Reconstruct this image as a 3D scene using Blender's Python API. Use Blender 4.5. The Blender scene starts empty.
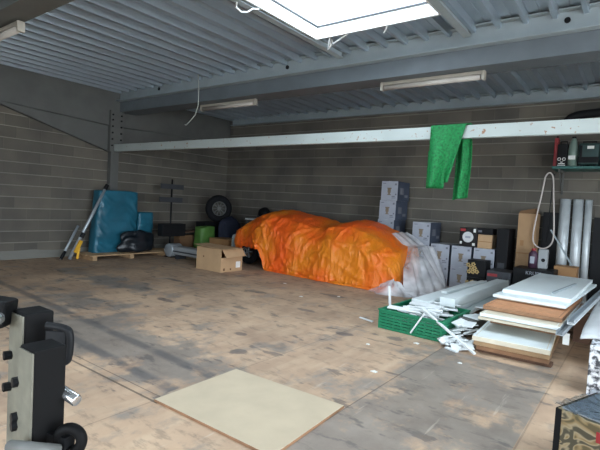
import bpy, bmesh, math, random
from mathutils import Vector, Matrix, noise
PI = math.pi
R = math.radians
S = bpy.context.scene
C = S.collection
random.seed(7)

# ------------------------------------------------------------ camera
yaw, pitch, roll = R(-36.75), R(-2.733), R(3.316)
fw = Vector((math.sin(yaw)*math.cos(pitch), math.cos(yaw)*math.cos(pitch), math.sin(pitch)))
rt = Vector((math.cos(yaw), -math.sin(yaw), 0)); up = rt.cross(fw)
r2 = rt*math.cos(roll)+up*math.sin(roll); u2 = -rt*math.sin(roll)+up*math.cos(roll)
cd = bpy.data.cameras.new('camera'); cam = bpy.data.objects.new('camera', cd); C.objects.link(cam)
cd.sensor_fit = 'HORIZONTAL'; cd.sensor_width = 36.0; cd.lens = 457.26/600*36
cd.clip_start = 0.05; cd.clip_end = 300
M4 = Matrix((r2, u2, -fw)).transposed().to_4x4(); M4.translation = Vector((0, 0, 1.5))
cam.matrix_world = M4
S.camera = cam

# ------------------------------------------------------------ sky, daylight portals, exposure
w = bpy.data.worlds.new('sky'); S.world = w; w.use_nodes = True
bg = w.node_tree.nodes['Background']
bg.inputs['Color'].default_value = (0.80, 0.90, 1.0, 1); bg.inputs['Strength'].default_value = 12.0
def portal(name, loc, rot, sx, sy):
    l = bpy.data.lights.new(name, 'AREA'); l.shape = 'RECTANGLE'; l.size = sx; l.size_y = sy
    l.cycles.is_portal = True
    o = bpy.data.objects.new(name, l); C.objects.link(o); o.location = loc; o.rotation_euler = rot
HOLES = [(-3.83, -2.09, 2.75, 5.27), (-3.83, -2.09, -2.4, 0.6), (0.6, 3.6, 2.75, 5.15)]  # second and third are unseen skylights, added to let in more daylight
for h in HOLES:
    portal('skylight_portal', ((h[0]+h[1])/2, (h[2]+h[3])/2, 4.13), (0, 0, 0), h[1]-h[0], h[3]-h[2])
DOOR = (-3.2, 0.8, 2.8)
portal('door_portal', ((DOOR[0]+DOOR[1])/2, -4.0, DOOR[2]/2), (R(90), 0, 0), DOOR[1]-DOOR[0], DOOR[2])
GATE = (-3.4, 5.2, 3.0)
portal('gate_portal', (5.0, (GATE[0]+GATE[1])/2, GATE[2]/2), (0, R(90), 0), GATE[2], GATE[1]-GATE[0])
S.view_settings.view_transform = 'Standard'; S.view_settings.look = 'None'
S.view_settings.gamma = 1; S.view_settings.use_curve_mapping = False
S.view_settings.exposure = 0.04

# ------------------------------------------------------------ materials
def lin(c):
    f = lambda v: v/12.92 if v <= .04045 else ((v+.055)/1.055)**2.4
    return tuple(f(x/255) for x in c)+(1,)
def nodes(name):
    m = bpy.data.materials.new(name); m.use_nodes = True
    return m, m.node_tree, m.node_tree.nodes['Principled BSDF']
def mat(name, col, rough=.6, metal=0, var=.12, scale=6, bump=0, alpha=None, trans=0, coat=0):
    m, nt, b = nodes(name)
    b.inputs['Roughness'].default_value = rough; b.inputs['Metallic'].default_value = metal
    if coat: b.inputs['Coat Weight'].default_value = coat
    tc = nt.nodes.new('ShaderNodeTexCoord'); n = nt.nodes.new('ShaderNodeTexNoise')
    n.inputs['Scale'].default_value = scale; n.inputs['Detail'].default_value = 5
    nt.links.new(tc.outputs['Object'], n.inputs['Vector'])
    r = nt.nodes.new('ShaderNodeValToRGB'); c = lin(col)
    r.color_ramp.elements[0].position = .3; r.color_ramp.elements[1].position = .7
    r.color_ramp.elements[0].color = tuple(max(0, x*(1-var)) for x in c[:3])+(1,)
    r.color_ramp.elements[1].color = tuple(min(1, x*(1+var)) for x in c[:3])+(1,)
    nt.links.new(n.outputs['Fac'], r.inputs['Fac']); nt.links.new(r.outputs['Color'], b.inputs['Base Color'])
    if bump:
        bp = nt.nodes.new('ShaderNodeBump'); bp.inputs['Strength'].default_value = bump; bp.inputs['Distance'].default_value = .02
        nt.links.new(n.outputs['Fac'], bp.inputs['Height']); nt.links.new(bp.outputs['Normal'], b.inputs['Normal'])
    if alpha is not None: b.inputs['Alpha'].default_value = alpha
    if trans:
        out = nt.nodes['Material Output']; t = nt.nodes.new('ShaderNodeBsdfTranslucent')
        nt.links.new(r.outputs['Color'], t.inputs['Color'])
        mx = nt.nodes.new('ShaderNodeMixShader'); mx.inputs[0].default_value = trans
        nt.links.new(b.outputs[0], mx.inputs[1]); nt.links.new(t.outputs[0], mx.inputs[2]); nt.links.new(mx.outputs[0], out.inputs['Surface'])
    return m
def block_mat(name, axis):
    m, nt, b = nodes(name); b.inputs['Roughness'].default_value = .92
    L = nt.links.new
    tc = nt.nodes.new('ShaderNodeTexCoord'); sp = nt.nodes.new('ShaderNodeSeparateXYZ'); cb = nt.nodes.new('ShaderNodeCombineXYZ')
    L(tc.outputs['Object'], sp.inputs[0]); L(sp.outputs[axis], cb.inputs['X'])
    ad = nt.nodes.new('ShaderNodeMath'); ad.operation = 'ADD'; ad.inputs[1].default_value = -.112+.2365*6+.008
    L(sp.outputs['Z'], ad.inputs[0]); L(ad.outputs[0], cb.inputs['Y'])
    br = nt.nodes.new('ShaderNodeTexBrick')
    br.inputs['Scale'].default_value = 1; br.inputs['Brick Width'].default_value = .47; br.inputs['Row Height'].default_value = .2365
    br.inputs['Mortar Size'].default_value = .009; br.inputs['Mortar Smooth'].default_value = .5
    br.inputs['Color1'].default_value = lin((108, 103, 95)); br.inputs['Color2'].default_value = lin((92, 89, 83))
    br.inputs['Mortar'].default_value = lin((106, 102, 95))
    md = nt.nodes.new('ShaderNodeMath'); md.operation = 'FLOORED_MODULO'; md.inputs[1].default_value = .2365; L(ad.outputs[0], md.inputs[0])
    bed = nt.nodes.new('ShaderNodeMath'); bed.operation = 'LESS_THAN'; bed.inputs[1].default_value = .017; L(md.outputs[0], bed.inputs[0])
    bm = nt.nodes.new('ShaderNodeMix'); bm.data_type = 'RGBA'; bm.inputs[7].default_value = lin((136, 133, 125))
    L(bed.outputs[0], bm.inputs[0]); L(br.outputs['Color'], bm.inputs[6])
    L(cb.outputs[0], br.inputs['Vector'])
    n = nt.nodes.new('ShaderNodeTexNoise'); n.inputs['Scale'].default_value = 1.3; n.inputs['Detail'].default_value = 8
    L(tc.outputs['Object'], n.inputs['Vector'])
    rp = nt.nodes.new('ShaderNodeValToRGB'); rp.color_ramp.elements[0].position = .3; rp.color_ramp.elements[1].position = .7
    rp.color_ramp.elements[0].color = (.72, .72, .74, 1); rp.color_ramp.elements[1].color = (1.15, 1.12, 1.05, 1)
    L(n.outputs['Fac'], rp.inputs['Fac'])
    mx = nt.nodes.new('ShaderNodeMix'); mx.data_type = 'RGBA'; mx.blend_type = 'MULTIPLY'; mx.inputs[0].default_value = 1
    L(bm.outputs[2], mx.inputs[6]); L(rp.outputs['Color'], mx.inputs[7])
    # rendered skirting course at the foot of the wall
    lt = nt.nodes.new('ShaderNodeMath'); lt.operation = 'LESS_THAN'; lt.inputs[1].default_value = .26; 
    n3 = nt.nodes.new('ShaderNodeMath'); n3.operation = 'MULTIPLY_ADD'; n3.inputs[1].default_value = .15
    L(n.outputs['Fac'], n3.inputs[0]); L(sp.outputs['Z'], n3.inputs[2]); L(n3.outputs[0], lt.inputs[0])
    m2 = nt.nodes.new('ShaderNodeMix'); m2.data_type = 'RGBA'; m2.inputs[7].default_value = lin((122, 121, 114))
    L(lt.outputs[0], m2.inputs[0]); L(mx.outputs[2], m2.inputs[6]); L(m2.outputs[2], b.inputs['Base Color'])
    bp = nt.nodes.new('ShaderNodeBump'); bp.inputs['Distance'].default_value = .01; bp.inputs['Strength'].default_value = .6
    L(br.outputs['Fac'], bp.inputs['Height']); L(bp.outputs['Normal'], b.inputs['Normal'])
    return m
def floor_mat():
    m, nt, b = nodes('worn_floor'); L = nt.links.new; N = nt.nodes.new
    tc = N('ShaderNodeTexCoord'); obj = tc.outputs['Object']
    def noi(scale, detail=6, sx=1, sy=1, rot=0, rough=.6):
        mp = N('ShaderNodeMapping'); mp.inputs['Scale'].default_value = (sx, sy, 1); mp.inputs['Rotation'].default_value = (0, 0, rot)
        L(obj, mp.inputs['Vector']); n = N('ShaderNodeTexNoise'); n.inputs['Scale'].default_value = scale
        n.inputs['Detail'].default_value = detail; n.inputs['Roughness'].default_value = rough; L(mp.outputs[0], n.inputs['Vector']); return n.outputs['Fac']
    def math_(op, a, bb, c=None):
        n = N('ShaderNodeMath'); n.operation = op
        for i, v in enumerate((a, bb, c)):
            if v is None: continue
            if isinstance(v, (int, float)): n.inputs[i].default_value = v
            else: L(v, n.inputs[i])
        return n.outputs[0]
    def ramp(f, p0, p1, c0=(0, 0, 0, 1), c1=(1, 1, 1, 1)):
        r = N('ShaderNodeValToRGB'); r.color_ramp.elements[0].position = p0; r.color_ramp.elements[1].position = p1
        r.color_ramp.elements[0].color = c0; r.color_ramp.elements[1].color = c1; L(f, r.inputs['Fac']); return r.outputs['Color']
    def mix(f, a, bb, bt='MIX'):
        n = N('ShaderNodeMix'); n.data_type = 'RGBA'; n.blend_type = bt
        if isinstance(f, (int, float)): n.inputs[0].default_value = f
        else: L(f, n.inputs[0])
        for i, v in ((6, a), (7, bb)):
            if isinstance(v, tuple): n.inputs[i].default_value = v
            else: L(v, n.inputs[i])
        return n.outputs[2]
    sp = N('ShaderNodeSeparateXYZ'); L(obj, sp.inputs[0]); X, Y = sp.outputs['X'], sp.outputs['Y']
    base = ramp(noi(1.1, 8), .33, .68, lin((152, 127, 106)), lin((194, 164, 135)))
    base = mix(math_('MULTIPLY', ramp(noi(9, 6, 1, .25, .1), .45, .75), .35), base, lin((206, 184, 155)))
    def blob(cx, cy, rx, ry, ang=0):           # 1 inside an ellipse, falling to 0 outside
        c, s = math.cos(ang), math.sin(ang)
        dx = math_('SUBTRACT', X, cx); dy = math_('SUBTRACT', Y, cy)
        u = math_('DIVIDE', math_('ADD', math_('MULTIPLY', dx, c), math_('MULTIPLY', dy, s)), rx)
        v = math_('DIVIDE', math_('SUBTRACT', math_('MULTIPLY', dy, c), math_('MULTIPLY', dx, s)), ry)
        d = math_('SQRT', math_('ADD', math_('MULTIPLY', u, u), math_('MULTIPLY', v, v)), 0)
        return math_('SUBTRACT', 1.0, math_('MINIMUM', d, 1.6))
    areas = None
    for a in [(-4.2, 2.62, 2.6, .72, 0, 1.5), (-1.35, 3.6, .85, 1.5, 0), (-7.2, 4.3, 2.2, .5, 0), (-1.3, 2.0, .5, 1.2, 0), (-6.2, 3.2, 1.6, .5, 0)]:
        bb = math_('MULTIPLY', blob(*a[:5]), a[5] if len(a) > 5 else 1.0); areas = bb if areas is None else math_('MAXIMUM', areas, bb)
    sheet_ = math_('MULTIPLY', math_('MULTIPLY', math_('GREATER_THAN', X, -1.66), math_('LESS_THAN', X, -.56)), math_('LESS_THAN', Y, 4.95))
    areas = math_('MAXIMUM', areas, math_('MULTIPLY', sheet_, .8))
    n1 = noi(2.3, 9, 1, .8, .3, .68)
    worn = math_('ADD', n1, math_('MULTIPLY', areas, .22))
    gm = ramp(worn, .54, .66)
    grey = ramp(noi(3, 7), .3, .7, lin((98, 96, 94)), lin((136, 131, 124)))
    col = mix(math_('MULTIPLY', gm, .75), base, grey)
    # small dark scuffs and spots, elongated along the room
    st = ramp(noi(7.5, 8, .5, 1.3, 0, .68), .54, .63)
    col = mix(math_('MULTIPLY', st, .38), col, lin((88, 80, 73)))
    st2 = ramp(noi(4.2, 5, .7, 1.5, .2, .55), .60, .65)
    col = mix(math_('MULTIPLY', st2, .6), col, lin((84, 80, 78)))
    # pale scratches
    sc = ramp(noi(14, 4, 1, .08, .6, .6), .66, .72)
    col = mix(math_('MULTIPLY', sc, .3), col, lin((205, 195, 178)))
    # oil spots
    for a in [(-3.1, 3.25, .11, .1, 0), (-3.5, 3.7, .1, .07, 0), (-2.7, 4.6, .13, .08, .3), (-4.4, 4.6, .16, .08, 0), (-3.7, 5.2, .2, .08, 0), (-5.4, 4.1, .25, .08, 0), (-5.0, 5.6, .3, .1, .2), (-6.6, 5.2, .3, .08, 0), (-2.2, 4.9, .14, .1, 0), (-4.0, 6.4, .3, .1, 0)]:
        bb = math_('ADD', blob(*a), math_('MULTIPLY', math_('SUBTRACT', noi(9, 3), .5), 1.2))
        col = mix(math_('MULTIPLY', ramp(bb, .1, .35), .6), col, lin((78, 76, 77)))
    # tyre tracks worn along the sheet edge
    for yy in (2.26, 2.66):
        d = math_('ABSOLUTE', math_('SUBTRACT', Y, math_('MULTIPLY_ADD', X, -.05, yy-.16)), 0)
        mk = math_('MULTIPLY', ramp(d, .03, .08, (1, 1, 1, 1), (0, 0, 0, 1)), ramp(n1, .3, .5))
        side = math_('LESS_THAN', X, -2.8)
        col = mix(math_('MULTIPLY', math_('MULTIPLY', mk, side), .65), col, lin((80, 80, 82)))
    # joints between the floor sheets
    def joint(coord, at, wd, lo=None, c2=None, strength=.75):
        nonlocal col
        d = math_('ABSOLUTE', math_('SUBTRACT', coord, at), 0)
        mk = math_('LESS_THAN', d, wd)
        if lo is not None: mk = math_('MULTIPLY', mk, math_('LESS_THAN' if lo < 0 else 'GREATER_THAN', c2, abs(lo) if lo > 0 else lo))
        col = mix(math_('MULTIPLY', mk, strength), col, lin((64, 58, 52)))
    for a in (-2.75, -1.66, -.55, .55): joint(X, a, .006, 0.01, Y, .3 if a != -1.66 else .5)
    joint(X, -6.2, .005, None, None, .3)
    joint(Y, 2.02, .010, -2.7, X, .7)
    joint(Y, 2.10, .006, -2.7, X, .5)
    joint(Y, 4.9, .005, None, None, .35)
    L(col, b.inputs['Base Color'])
    L(ramp(gm, 0, 1, (.72, .72, .72, 1), (.5, .5, .5, 1)), b.inputs['Roughness'])
    bp = N('ShaderNodeBump'); bp.inputs['Distance'].default_value = .004; bp.inputs['Strength'].default_value = .5
    L(worn, bp.inputs['Height']); L(bp.outputs['Normal'], b.inputs['Normal'])
    return m
MT = {}
def mk(k, *a, **kw): MT[k] = mat(k, *a, **kw)
mk('deck', (190, 203, 214), .38, .7, .05, 2)
mk('steel', (152, 163, 168), .5, 0, .08, 3)
mk('steel_dark', (98, 99, 96), .6, .1, .1, 3)
mk('steel_blue', (98, 106, 112), .55, 0, .1, 3)
mk('render', (110, 110, 106), .9)
mk('white_beam', (168, 176, 173), .5, 0, .08, 2)
mk('white_paint', (232, 236, 236), .45, 0, .03, 3)
mk('white_panel', (222, 230, 230), .4, 0, .03, 2)
mk('white_strip', (218, 222, 222), .5, 0, .04, 5)
mk('cream', (212, 202, 180), .6, 0, .1, 8)
mk('chip', (198, 142, 102), .7, 0, .12, 30)
mk('wood_edge', (140, 104, 76), .75, 0, .2, 10)
mk('wood', (170, 140, 105), .75, 0, .15, 8)
mk('wood_dark', (96, 70, 54), .8, 0, .2, 8)
mk('board', (184, 168, 143), .8, 0, .07, 4)
mk('card', (182, 150, 114), .8, 0, .07, 5)
mk('card_dark', (150, 112, 74), .8, 0, .1, 5)
mk('card_mid', (160, 128, 94), .8, 0, .08, 5)
mk('card_in', (110, 82, 56), .9, 0, .1, 5)
mk('black', (24, 25, 27), .5, 0, .1, 6)
mk('black_gloss', (18, 19, 21), .3, 0, .1, 6)
mk('rig_pale', (104, 102, 90), .6, 0, .25, 20)  # paler mottled tone on the side plates of the rig posts
mk('rig_black', (9, 9, 10), .65)
mk('rubber', (26, 27, 30), .8)
mk('dark_grey', (54, 57, 62), .6)
mk('navy', (20, 28, 48), .8, 0, .2, 5)
mk('grey_print', (160, 165, 175), .55, 0, .06, 9)
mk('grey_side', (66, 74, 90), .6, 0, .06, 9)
mk('ink', (112, 114, 122), .6)
mk('brown_ink', (132, 118, 98), .6)
mk('gold', (176, 150, 96), .5, 0, .3, 30)
mk('red', (150, 40, 44), .5)
mk('label_white', (225, 226, 222), .5)
mk('galv', (190, 196, 198), .35, .25, .1, 6)
mk('chrome', (200, 202, 204), .2, .9)
mk('silver', (176, 184, 190), .35, .5, .1, 4)
mk('yellow', (222, 168, 40), .6)
mk('teal', (34, 96, 116), .38, 0, .2, 4)
mk('black_bag', (20, 26, 32), .35, 0, .2, 5)
mk('green_bag', (72, 112, 48), .6, 0, .2, 5)
mk('crate_green', (20, 118, 82), .45, 0, .1, 6)
mk('cloth_green', (18, 128, 66), .7, 0, .45, 34, trans=.3)
mk('shelf_green', (40, 92, 86), .5)
mk('machine_green', (34, 62, 60), .5, 0, .2, 5)
mk('clear_jug', (120, 140, 130), .3, 0, .1, 5)
mk('car_grey', (150, 158, 160), .35, .2, .05, 2)
mk('grey_plastic', (150, 154, 156), .5, 0, .08, 3)
mk('purple', (72, 48, 66), .5)
mk('hose', (196, 186, 180), .5)
mk('cable', (186, 190, 182), .6)
mk('white_wire', (235, 238, 240), .5)
mk('tube_glass', (176, 170, 162), .4, 0, .03)
mk('fixture', (164, 158, 146), .5, 0, .08, 6)
mk('pad', (208, 210, 210), .45, 0, .1, 3)
mk('red_brown', (140, 96, 70), .8)
def glass_mat(name, tint, gl):
    m, nt, b = nodes(name); nt.nodes.remove(b); out = nt.nodes['Material Output']
    t = nt.nodes.new('ShaderNodeBsdfTransparent'); t.inputs[0].default_value = tint
    g = nt.nodes.new('ShaderNodeBsdfGlossy'); g.inputs['Roughness'].default_value = .08
    mx = nt.nodes.new('ShaderNodeMixShader'); mx.inputs[0].default_value = gl
    nt.links.new(t.outputs[0], mx.inputs[1]); nt.links.new(g.outputs[0], mx.inputs[2]); nt.links.new(mx.outputs[0], out.inputs['Surface'])
    return m
for k_ in ('rig_black', 'black', 'rubber'): MT[k_].node_tree.nodes['Principled BSDF'].inputs['Specular IOR Level'].default_value = .15
MT['glass'] = glass_mat('glass', (.95, .97, .98, 1), .06)
MT['film'] = glass_mat('film', (.62, .68, .74, 1), .30)
def tarp_mat():
    m, nt, b = nodes('orange_tarp'); L = nt.links.new; N = nt.nodes.new
    tc = N('ShaderNodeTexCoord')
    n = N('ShaderNodeTexNoise'); n.inputs['Scale'].default_value = 1.0; n.inputs['Detail'].default_value = 6; L(tc.outputs['Object'], n.inputs['Vector'])
    r = N('ShaderNodeValToRGB'); e = r.color_ramp.elements
    e[0].position = .42; e[0].color = lin((252, 106, 34)); e[1].position = .62; e[1].color = lin((240, 140, 34)); L(n.outputs['Fac'], r.inputs['Fac'])
    L(r.outputs['Color'], b.inputs['Base Color']); b.inputs['Roughness'].default_value = .38
    t = N('ShaderNodeBsdfTranslucent'); L(r.outputs['Color'], t.inputs['Color'])
    mx = N('ShaderNodeMixShader'); mx.inputs[0].default_value = .2
    L(b.outputs[0], mx.inputs[1]); L(t.outputs[0], mx.inputs[2]); L(mx.outputs[0], nt.nodes['Material Output'].inputs['Surface'])
    n2 = N('ShaderNodeTexNoise'); n2.inputs['Scale'].default_value = 7; n2.inputs['Detail'].default_value = 5; n2.inputs['Distortion'].default_value = 1.5
    mp = N('ShaderNodeMapping'); mp.inputs['Scale'].default_value = (1.2, 1, .5); mp.inputs['Rotation'].default_value = (0, .5, 0); L(tc.outputs['Object'], mp.inputs[0]); L(mp.outputs[0], n2.inputs['Vector'])
    bp = N('ShaderNodeBump'); bp.inputs['Strength'].default_value = .7; bp.inputs['Distance'].default_value = .06
    L(n2.outputs['Fac'], bp.inputs['Height']); L(bp.outputs[0], b.inputs['Normal'])
    return m
MT['tarp'] = tarp_mat()
def rusty(m):
    nt = m.node_tree; b = nt.nodes['Principled BSDF']; src = b.inputs['Base Color'].links[0].from_socket
    tc = nt.nodes.new('ShaderNodeTexCoord'); n = nt.nodes.new('ShaderNodeTexNoise'); n.inputs['Scale'].default_value = 16; n.inputs['Detail'].default_value = 6
    nt.links.new(tc.outputs['Object'], n.inputs['Vector'])
    r = nt.nodes.new('ShaderNodeValToRGB'); r.color_ramp.elements[0].position = .64; r.color_ramp.elements[1].position = .70; nt.links.new(n.outputs['Fac'], r.inputs['Fac'])
    mx = nt.nodes.new('ShaderNodeMix'); mx.data_type = 'RGBA'; mx.inputs[7].default_value = lin((140, 104, 78))
    nt.links.new(r.outputs['Color'], mx.inputs[0]); nt.links.new(src, mx.inputs[6]); nt.links.new(mx.outputs[2], b.inputs['Base Color'])
rusty(MT['white_beam'])
def plastic_mat():
    m, nt, b = nodes('clear_sheet'); b.inputs['Base Color'].default_value = lin((238, 238, 240)); b.inputs['Roughness'].default_value = .35
    t = nt.nodes.new('ShaderNodeBsdfTransparent'); t.inputs[0].default_value = (.92, .92, .93, 1)
    n = nt.nodes.new('ShaderNodeTexNoise'); n.inputs['Scale'].default_value = 2.2; n.inputs['Detail'].default_value = 3
    tc = nt.nodes.new('ShaderNodeTexCoord'); nt.links.new(tc.outputs['Object'], n.inputs['Vector'])
    mr = nt.nodes.new('ShaderNodeMapRange'); mr.inputs[1].default_value = .35; mr.inputs[2].default_value = .7; mr.inputs[3].default_value = .25; mr.inputs[4].default_value = .85
    nt.links.new(n.outputs['Fac'], mr.inputs[0])
    mx = nt.nodes.new('ShaderNodeMixShader'); nt.links.new(mr.outputs[0], mx.inputs[0])
    nt.links.new(t.outputs[0], mx.inputs[1]); nt.links.new(b.outputs[0], mx.inputs[2]); nt.links.new(mx.outputs[0], nt.nodes['Material Output'].inputs['Surface'])
    return m
MT['sheet'] = plastic_mat()
def spot_mat(name, c0, c1, scale, thr, kind='voronoi'):
    m, nt, b = nodes(name); tc = nt.nodes.new('ShaderNodeTexCoord')
    if kind == 'voronoi':
        v = nt.nodes.new('ShaderNodeTexVoronoi'); v.inputs['Scale'].default_value = scale; o = v.outputs['Distance']; v.inputs['Randomness'].default_value = 1
    elif kind == 'curl':
        v = nt.nodes.new('ShaderNodeTexNoise'); v.inputs['Scale'].default_value = scale; v.inputs['Detail'].default_value = 1; v.inputs['Distortion'].default_value = 2.5; o = v.outputs['Fac']
    else:
        v = nt.nodes.new('ShaderNodeTexNoise'); v.inputs['Scale'].default_value = scale; v.inputs['Detail'].default_value = 3; o = v.outputs['Fac']
    nt.links.new(tc.outputs['Object'], v.inputs['Vector'])
    r = nt.nodes.new('ShaderNodeValToRGB'); e = r.color_ramp.elements
    e[0].position = thr; e[0].color = lin(c0); e[1].position = thr+.12; e[1].color = lin(c1)
    if kind == 'curl':
        e[0].position = .40; e[1].position = .47; x = e.new(.56); x.color = lin((138, 118, 82)); x = e.new(.62); x.color = lin((92, 82, 58))
    nt.links.new(o, r.inputs['Fac']); nt.links.new(r.outputs['Color'], b.inputs['Base Color']); b.inputs['Roughness'].default_value = .4
    return m
MT['spotted'] = spot_mat('spotted', (60, 62, 68), (216, 218, 222), 20, .42, 'noise')
MT['food'] = spot_mat('food', (74, 70, 56), (160, 146, 118), 7, .42, 'curl')

# ------------------------------------------------------------ mesh helper
class MB:
    def __init__(s): s.bm = bmesh.new(); s.mi = 0
    def m(s, i): s.mi = i; return s
    def _f(s, vs):
        try: f = s.bm.faces.new(vs); f.material_index = s.mi; return f
        except ValueError: return None
    def box(s, x0, x1, y0, y1, z0, z1, T=None):
        P = [Vector((x, y, z)) for z in (z0, z1) for y in (y0, y1) for x in (x0, x1)]
        if T: P = [T @ p for p in P]
        v = [s.bm.verts.new(p) for p in P]
        for q in ((0, 2, 3, 1), (4, 5, 7, 6), (0, 1, 5, 4), (2, 6, 7, 3), (0, 4, 6, 2), (1, 3, 7, 5)): s._f([v[i] for i in q])
        return s
    def bar(s, a, b, w, h, upv=(0, 0, 1), roll=0):
        a, b = Vector(a), Vector(b); d = (b-a).normalized(); sx = d.cross(Vector(upv))
        if sx.length < 1e-4: sx = d.cross(Vector((1, 0, 0)))
        sx.normalize(); sz = sx.cross(d)
        if roll: q = Matrix.Rotation(roll, 3, d); sx, sz = q @ sx, q @ sz
        v = []
        for p in (a, b):
            for (i, j) in ((-1, -1), (1, -1), (1, 1), (-1, 1)): v.append(s.bm.verts.new(p+sx*i*w/2+sz*j*h/2))
        for q in ((0, 1, 2, 3), (7, 6, 5, 4), (0, 4, 5, 1), (1, 5, 6, 2), (2, 6, 7, 3), (3, 7, 4, 0)): s._f([v[i] for i in q])
        return s
    def tube(s, pts, r, n=10, cap=True):
        pts = [Vector(p) for p in pts]; rings = []
        rr = r if isinstance(r, (list, tuple)) else [r]*len(pts)
        px = None
        for i, p in enumerate(pts):
            d = (pts[min(i+1, len(pts)-1)]-pts[max(i-1, 0)]).normalized()
            if px is None:
                px = d.cross(Vector((0, 0, 1)))
                if px.length < 1e-3: px = d.cross(Vector((1, 0, 0)))
            px = (px-d*px.dot(d)).normalized(); py = d.cross(px)
            rings.append([s.bm.verts.new(p+(px*math.cos(2*PI*k/n)+py*math.sin(2*PI*k/n))*rr[i]) for k in range(n)])
        for a, b in zip(rings, rings[1:]):
            for k in range(n): s._f([a[k], a[(k+1) % n], b[(k+1) % n], b[k]])
        if cap: s._f(rings[0][::-1]); s._f(rings[-1])
        return s
    def prism(s, poly, ext, T=None):
        """poly: list of 3D points (planar), ext: extrusion vector"""
        e = Vector(ext); A = [Vector(p) for p in poly]; B = [p+e for p in A]
        if T: A = [T @ p for p in A]; B = [T @ p for p in B]
        a = [s.bm.verts.new(p) for p in A]; b = [s.bm.verts.new(p) for p in B]; n = len(a)
        s._f(a[::-1]); s._f(b)
        for i in range(n): s._f([a[i], a[(i+1) % n], b[(i+1) % n], b[i]])
        return s
    def grid(s, fn, nu, nv, closeu=False):
        V = [[s.bm.verts.new(fn(i/nu, j/nv)) for j in range(nv+1)] for i in range(nu+(0 if closeu else 1))]
        for i in range(nu):
            for j in range(nv): s._f([V[i][j], V[(i+1) % len(V)][j], V[(i+1) % len(V)][j+1], V[i][j+1]])
        return s
    def torus(s, c, R0, r, axis='y', n=32, k=10, sx=1):
        def fn(u, v):
            a, b = u*2*PI, v*2*PI; q = R0+r*math.cos(b); h = r*math.sin(b)*sx
            p = {'y': (q*math.cos(a), h, q*math.sin(a)), 'x': (h, q*math.cos(a), q*math.sin(a)), 'z': (q*math.cos(a), q*math.sin(a), h)}[axis]
            return Vector(c)+Vector(p)
        return s.grid(fn, n, k, True)
    def build(s, name, mats, parent=None, bevel=0, smooth=False, solid=0, loc=None, sub=0):
        bmesh.ops.remove_doubles(s.bm, verts=s.bm.verts, dist=1e-5)
        bmesh.ops.recalc_face_normals(s.bm, faces=s.bm.faces)
        if loc is not None: bmesh.ops.translate(s.bm, verts=s.bm.verts, vec=-Vector(loc))
        me = bpy.data.meshes.new(name); s.bm.to_mesh(me); s.bm.free()
        if smooth:
            for p in me.polygons: p.use_smooth = True
        o = bpy.data.objects.new(name, me); C.objects.link(o)
        for k in (mats if isinstance(mats, (list, tuple)) else [mats]): me.materials.append(MT[k] if isinstance(k, str) else k)
        if loc is not None: o.location = loc
        if parent: o.parent = parent
        if solid: md = o.modifiers.new('thickness', 'SOLIDIFY'); md.thickness = solid; md.offset = 0
        if sub: md = o.modifiers.new('subsurf', 'SUBSURF'); md.levels = md.render_levels = sub
        if bevel: md = o.modifiers.new('bevel', 'BEVEL'); md.width = bevel; md.segments = 2; md.limit_method = 'ANGLE'
        return o
def tag(o, label=None, cat=None, group=None, kind=None):
    if label: o['label'] = label
    if cat: o['category'] = cat
    if group: o['group'] = group
    if kind: o['kind'] = kind
    return o
def thing(name, loc, label, cat, group=None, rz=0, rot=None):
    o = bpy.data.objects.new(name, None); C.objects.link(o); o.location = loc
    o.rotation_euler = rot if rot else (0, 0, rz); o.empty_display_size = .1
    return tag(o, label, cat, group)
def kids(o, allo): return [c for c in allo if c.parent is o]
def dup(o, loc=None, label=None, rz=None):
    allo = list(bpy.data.objects)
    def cp(a, par):
        c = a.copy(); C.objects.link(c); c.parent = par
        for k in kids(a, allo): cp(k, c)
        return c
    c = cp(o, None)
    if loc is not None: c.location = loc
    if rz is not None: c.rotation_euler = (0, 0, rz)
    if label: c['label'] = label
    return c
def text(s, size, name, m, parent, loc, rot, extrude=.001):
    cu = bpy.data.curves.new(name, 'FONT'); cu.body = s; cu.size = size; cu.extrude = extrude; cu.align_x = 'CENTER'; cu.align_y = 'CENTER'
    t = bpy.data.objects.new(name, cu); C.objects.link(t)
    me = bpy.data.meshes.new_from_object(t.evaluated_get(bpy.context.evaluated_depsgraph_get()))
    bpy.data.objects.remove(t); o = bpy.data.objects.new(name, me); C.objects.link(o)
    me.materials.clear(); me.materials.append(MT[m]); o.parent = parent; o.location = loc; o.rotation_euler = rot
    return o
def lerp_tab(t, x):
    if x <= t[0][0]: return t[0][1]
    for (a, b), (c, d) in zip(t, t[1:]):
        if x <= c: k = (x-a)/(c-a); return b+(d-b)*k
    return t[-1][1]
def nz(x, y=0, z=0): return noise.noise(Vector((x, y, z)))

# ------------------------------------------------------------ setting
XL, XR, YF, YB, ZC = -10.3, 5.0, -4.0, 9.9, 3.95
MT['floor'] = floor_mat(); MT['wall_x'] = block_mat('blockwork_side', 'Y'); MT['wall_y'] = block_mat('blockwork_back', 'X')
f = MB().box(XL-.3, XR+.3, YF-.3, YB+.3, -.2, 0).build('floor', 'floor'); tag(f, kind='structure')
for n, b, m in (('wall_left', (XL-.2, XL, YF-.2, YB+.2, 0, ZC+.1), 'wall_x'), 
                ('wall_back', (XL, XR, YB, YB+.2, 0, ZC+.1), 'wall_y')):
    tag(MB().box(*b).build(n, m), kind='structure')
wr_ = MB()
wr_.box(XR, XR+.2, YF-.2, GATE[0], 0, ZC+.1).box(XR, XR+.2, GATE[1], YB+.2, 0, ZC+.1).box(XR, XR+.2, GATE[0], GATE[1], GATE[2], ZC+.1)
tag(wr_.build('wall_right', 'wall_x'), kind='structure')
wf = MB()
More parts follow.
